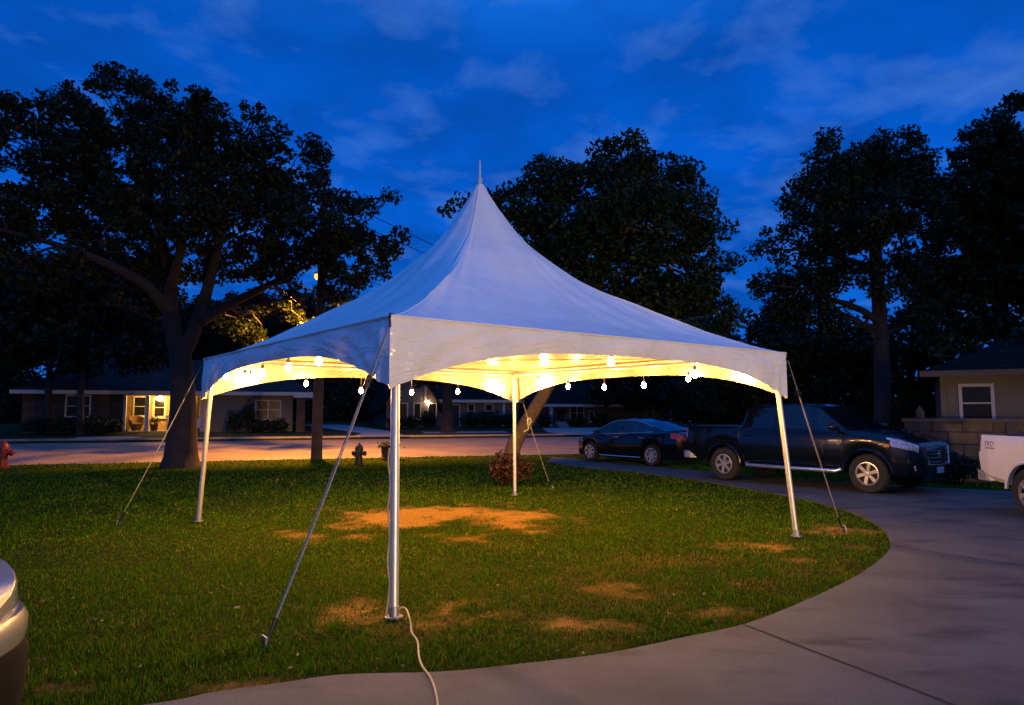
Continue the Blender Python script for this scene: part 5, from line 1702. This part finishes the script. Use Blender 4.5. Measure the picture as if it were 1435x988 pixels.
for a_, c_ in ((826, 831), (905, 915), (962, 972)):
    window(h3, lx(a_, 0.6), lx(c_, 0.6), lz(828, 590, 0.6), lz(828, 577, 0.6), 0.596, t=0.07, mull=False, hbar=False)
w = MB()
for k in range(3): w.box(lx(776), lx(790), -0.5 - 0.3 * k, 0.0 - 0.3 * k - 0.002, -0.2, 0.35 - 0.14 * k)
w.build('steps', M['path'], h3, smooth=False)
for px, rx, rz, lab in [(765, 0.7, 0.5, 'dark bush left of the white porch post'), (808, 0.9, 0.38, 'low dark bush under the wide white framed window'), (845, 0.9, 0.5, 'dark bush behind the black sedan bonnet')]:
    p = on_house(h3, lx(px, -0.6), -0.6, 0)
    shrub(lab, (p.x, p.y, SLOPE * (S3 - 0.6) + 0.02), rx, rz, M['bush'], 3200, 0.08, 'bushes in front of the far houses')

# right house with pale boards
YH = 19.5
p0 = at(1322, 560, YH)
HA = R(-30)
h4 = thing('house', 'pale board sided house with one dark window above the block wall', 'house', (p0.x, YH, 0), HA)
def along(px, py, x0, y0, a):
    d_ = ray(px, py); k = d_.x / d_.y
    L = (k * y0 - x0) / (math.cos(a) - k * math.sin(a))
    return L, at(px, py, y0 + L * math.sin(a)).z
xr = 11.0
ez = along(1360, 522, p0.x, YH, HA)[1]
w = MB(); w.box(0, xr, 0, 8, -0.1, ez); w.build('wall', M['siding_pale'], h4, smooth=False)
x0 = along(1348.5, 560, p0.x, YH, HA)[0]; x1 = along(1388.5, 560, p0.x, YH, HA)[0]
zz0 = along(1368, 588, p0.x, YH, HA)[1]; zz1 = along(1368, 542, p0.x, YH, HA)[1]
window(h4, x0, x1, zz0, zz1, -0.004, t=0.085, mull=False, sill=False)
w = MB(); w.box(-0.06, 0.075, -0.05, -0.003, 0, ez - 0.003); w.build('corner_board', M['siding_pale'], h4, smooth=False)
b = MB()
a, c, d, e = -0.55, xr + 0.5, -0.55, 8.5
zt = ez + 0.02
b.add([(a, d, zt), (c, d, zt), (c, e, zt), (a, e, zt), (a + 3.2, 4.0, zt + 1.5), (c - 3.2, 4.0, zt + 1.5)], [(0, 1, 5, 4), (2, 3, 4, 5), (1, 2, 5), (3, 0, 4), (3, 2, 1, 0)])
ro = b.build('roof', M['roof_dark'], h4, smooth=False)
fas = mat('brown fascia board', (0.10, 0.065, 0.04), 0.7)
b = MB(); b.box(a, c, d - 0.03, d - 0.003, zt - 0.14, zt + 0.02); b.build('fascia', fas, ro, smooth=False)
# block wall with cap
YW = 17.6
xa = at(1267, 600, YW).x
wz = along(1350, 586.5, xa, YW, HA)[1]
bw_ = thing('block_wall', 'waist high brown concrete block wall with a cap before the pale house', 'wall', (xa, YW, 0), HA)
w = MB(); w.box(0, 9, 0, 0.2, -0.1, wz - 0.09); w.build('blockwork', M['block'], bw_, smooth=False)
w = MB(); w.box(-0.05, 9.0, -0.06, 0.26, wz - 0.088, wz); w.build('cap', mat('wall cap', (0.10, 0.075, 0.05), 0.85), bw_, smooth=False)
pm_ = mat('wall pier', (0.08, 0.06, 0.042), 0.9)
for x in (0.45, along(1419, 610, xa, YW, HA)[0], 5.6):
    w = MB(); w.box(x - 0.11, x + 0.11, -0.05, -0.003, -0.1, wz - 0.092); w.build('pier', pm_, bw_, smooth=False)
fp = at(1289, 580, YW + 0.3)
z_ = at(1289, 577, YW + 0.3).z
b = MB(); b.box(-0.09, 0.09, -0.05, 0.05, 0, z_)
b.add([(-0.09, -0.05, z_ + 0.002), (0.09, -0.05, z_ + 0.002), (0.09, 0.05, z_ + 0.002), (-0.09, 0.05, z_ + 0.002), (0, 0, z_ + 0.16)], [(0, 1, 4), (1, 2, 4), (2, 3, 4), (3, 0, 4)])
o = b.build('fence_post', M['wood_pole'], smooth=False); o.location = (fp.x, fp.y, 0)
tag(o, 'single pointed wooden fence post behind the block wall end', 'post')
shrub('dark scruffy shrub at the foot of the block wall', (10.6, 16.6, 0), 0.7, 0.38, M['bush'], 3500, 0.06)
shrub('low dark weeds clump between the wall and the white pickup', (11.9, 16.4, 0), 0.6, 0.25, M['bush'], 3500, 0.06)

# ------------------------------------------------------------------ street furniture
# utility pole with sodium lamp
pb = st(tpx(445, -0.5), -0.5)
po = thing('utility_pole', 'wooden utility pole with an orange street lamp on an arm', 'utility pole', pb, 0)
PH = 9.6
b = MB(); b.tube([(0, 0, -0.3), (0, 0, 0.3), (0.02, 0, PH * 0.5), (0.05, 0, PH)], [0.22, 0.19, 0.165, 0.12], 14); b.build('pole', M['wood_pole'], po)
b = MB(); b.box(-1.1, 1.1, -0.17, -0.05, PH - 0.6, PH - 0.48, Matrix.Rotation(PHI + R(90), 4, 'Z')); b.build('crossarm', M['wood_pole'], po, smooth=False)
b = MB()
for q in (-0.9, 0.0, 0.9):
    v = Matrix.Rotation(PHI + R(90), 4, 'Z') @ Vector((q, -0.11, 0))
    b.lathe([(0.03, PH - 0.48), (0.05, PH - 0.44), (0.035, PH - 0.40), (0.05, PH - 0.36), (0.02, PH - 0.32)], 10, Matrix.Translation((v.x, v.y, 0)))
b.build('insulator', M['plastic'], po)
ls = 1.1
ltop = st(tpx(441, ls), ls); ltop.z = zpx(441, 386, ls)
rel = ltop - pb
b = MB(); b.tube([(0.02, 0, rel.z - 0.5), (rel.x * 0.4, rel.y * 0.4, rel.z + 0.05), (rel.x * 0.85, rel.y * 0.85, rel.z + 0.12)], 0.035, 8); b.build('lamp_arm', M['steel'], po)
dl = Vector((rel.x, rel.y, 0)).normalized(); ang = math.atan2(dl.y, dl.x)
mm = Matrix.Translation(rel) @ Matrix.Rotation(ang, 4, 'Z')
b = MB()
b.lathe([(0.001, 0.16), (0.10, 0.15), (0.17, 0.08), (0.18, 0.03), (0.14, 0.03), (0.001, 0.05)], 16, mm @ Matrix.Diagonal((1.7, 1, 1, 1)))
lh = b.build('lamp_head', M['steel'], po)
b = MB(); b.lathe([(0.13, 0.025), (0.13, -0.05), (0.10, -0.12), (0.05, -0.16), (0.001, -0.17)], 16, mm @ Matrix.Diagonal((1.6, 1, 1, 1)))
b.build('lamp_lens', M['sodium'], lh)
sd = bpy.data.lights.new('sodium_lamp', 'SPOT')
sd.energy = 17000; sd.color = (1.0, 0.36, 0.035); sd.spot_size = R(118); sd.spot_blend = 0.6; sd.shadow_soft_size = 0.12
so = bpy.data.objects.new('sodium_lamp', sd); COL.objects.link(so); so.parent = po
so.location = rel + Vector((0, 0, -0.20))
tv = Vector((NRM.x * 0.30, NRM.y * 0.30, -1)).normalized()          # the head throws its light along the street, as such lamps do
ax = Vector((DIR.x, DIR.y, 0)); az = -tv; ay = az.cross(ax).normalized()
so.rotation_euler = Matrix((ax, ay, az)).transposed().to_euler()
so.scale = (2.2, 1.0, 1.0)
# power lines
for k, (z0_, q, lab) in enumerate([(PH - 0.30, -0.9, 'upper thin power line left of the tent peak'), (PH - 0.32, 0.9, 'lower thin power line left of the tent peak'), (6.9, 0.0, 'lowest sagging cable crossing behind the tent roof')]):
    v = Matrix.Rotation(PHI + R(90), 4, 'Z') @ Vector((q, -0.11, 0))
    p0_ = Vector((pb.x + v.x, pb.y + v.y, z0_))
    p1_ = Vector((9.0, 52 + 2 * k, 9.2 - 1.3 * (k == 2)))
    b = MB(); pts = []
    for i in range(17):
        f_ = i / 16
        pts.append(p0_.lerp(p1_, f_) - Vector((0, 0, 1.1 * 4 * f_ * (1 - f_) * 0.6)))
    b.tube(pts, 0.016, 5)
    tag(b.build('power_line', M['galv_wire']), lab, 'cable', 'power lines')
# fire hydrants
def hydrant(label, loc_, m, h, rz=0.0, w=1.0):
    r = thing('fire_hydrant', label, 'fire hydrant', loc_, rz)
    b = MB()
    b.lathe([(0.001, 0), (0.17 * w, 0.0), (0.17 * w, 0.04), (0.12 * w, 0.05), (0.11 * w, 0.62 * h), (0.145 * w, 0.64 * h), (0.145 * w, 0.68 * h)], 20)
    b.build('barrel', m, r)
    b = MB(); b.lathe([(0.14 * w, 0.682 * h), (0.135 * w, 0.76 * h), (0.10 * w, 0.88 * h), (0.045 * w, 0.93 * h), (0.035 * w, 0.94 * h), (0.035 * w, h), (0.001, h)], 20); b.build('bonnet', m, r)
    for sg in (1, -1):
        b = MB(); mm = Matrix.Translation((0, 0, 0.52 * h)) @ Matrix.Rotation(R(90) * sg, 4, 'Y')
        b.lathe([(0.06 * w, 0.09 * w), (0.06 * w, 0.17 * w), (0.085 * w, 0.175 * w), (0.085 * w, 0.23 * w), (0.03, 0.235 * w), (0.025, 0.27 * w), (0.001, 0.27 * w)], 14, mm); b.build('outlet', m, r)
    b = MB(); mm = Matrix.Translation((0, 0, 0.48 * h)) @ Matrix.Rotation(R(90), 4, 'X')
    b.lathe([(0.08 * w, 0.09 * w), (0.08 * w, 0.16 * w), (0.11 * w, 0.165 * w), (0.11 * w, 0.22 * w), (0.001, 0.23 * w)], 14, mm); b.build('outlet', m, r)
    return r
p = at(3, 650, 21.0); hydrant('red fire hydrant on the lawn at the far left by the road', (p.x, p.y, 0.02), M['red_iron'], 0.84, R(20), 1.15)
p = at(503, 648, 22.4); hydrant('dark rusty fire hydrant on the lawn left of the nearest tent pole', (p.x, p.y, 0.02), M['old_iron'], 0.68, R(-10), 0.95)
p = at(545.5, 640, 24.4)
tb_ = thing('planter_tub', 'squat dark planter tub by the road behind the nearest tent pole', 'planter', (p.x, p.y, 0.02), 0)
b = MB(); b.lathe([(0.001, 0), (0.25, 0.0), (0.29, 0.05), (0.27, 0.12), (0.28, 0.42), (0.34, 0.46), (0.34, 0.50), (0.27, 0.50), (0.25, 0.44), (0.001, 0.44)], 20); b.build('tub', M['tub'], tb_)
Cn = np.array([p.x, p.y, 0.52]) + rng.normal(size=(220, 3)) * np.array([0.16, 0.16, 0.05])
crown_object(leaf_mesh(Cn, 0.06), 'foliage', M['bush'], tb_)
# mailbox over the road
p = st(tpx(276, 10.6), 11.5); z = SLOPE * 11.4
mbx = thing('mailbox', 'small cream mailbox on a post across the road by the left tent leg', 'mailbox', (p.x, p.y, z), PHI)
b = MB(); b.box(-0.05, 0.05, -0.05, 0.05, -0.2, 0.55); b.build('post', M['wood_pole'], mbx, smooth=False)
b = MB(); pr_ = [(-0.10, 0.552), (0.10, 0.552), (0.10, 0.86)] + [(0.10 * math.cos(a), 0.86 + 0.12 * math.sin(a)) for a in np.linspace(0.3, math.pi - 0.3, 7)] + [(-0.10, 0.86)]
n_ = len(pr_)
b.add([(x, -0.25, zz) for x, zz in pr_] + [(x, 0.25, zz) for x, zz in pr_], [tuple(range(n_)), tuple(range(2 * n_ - 1, n_ - 1, -1))] + [(i, (i + 1) % n_, (i + 1) % n_ + n_, i + n_) for i in range(n_)])
b.build('box', M['white_trim'], mbx, smooth=False)

# floodlight on a post behind the viewer, beside the driveway: it warms the front of the tent and grazes the concrete
fl_ = thing('flood_lamp', 'black post with a warm floodlight beside the driveway', 'flood lamp', (9.0, -6.8, 0.0), 0)
b = MB(); b.lathe([(0.001, 0), (0.14, 0), (0.14, 0.05), (0.06, 0.12), (0.045, 0.2), (0.04, 1.0), (0.001, 1.01)], 14); b.build('post', M['black_metal'], fl_)
fm_ = Matrix.Translation((0, 0, 1.15)) @ Matrix.Rotation(math.atan2(0.78, -0.62), 4, 'Z')      # local x looks at the tent
b = MB(); b.box(-0.10, 0.06, -0.17, 0.17, -0.13, 0.13, fm_); hd_ = b.build('lamp_housing', M['black_metal'], fl_, smooth=False)
b = MB(); b.box(0.063, 0.075, -0.15, 0.15, -0.11, 0.11, fm_); b.build('lamp_lens', M['lantern_glow'], hd_, smooth=False)
fd = bpy.data.lights.new('flood_lamp_light', 'SPOT')
fd.energy = 5700; fd.color = (1.0, 0.63, 0.27); fd.spot_size = R(120); fd.spot_blend = 0.6; fd.shadow_soft_size = 0.10
fo = bpy.data.objects.new('flood_lamp_light', fd); COL.objects.link(fo); fo.parent = fl_
fo.location = fm_ @ Vector((0.14, 0, 0))
fo.rotation_euler = Vector((-0.62, 0.78, 0.06)).to_track_quat('-Z', 'Y').to_euler()
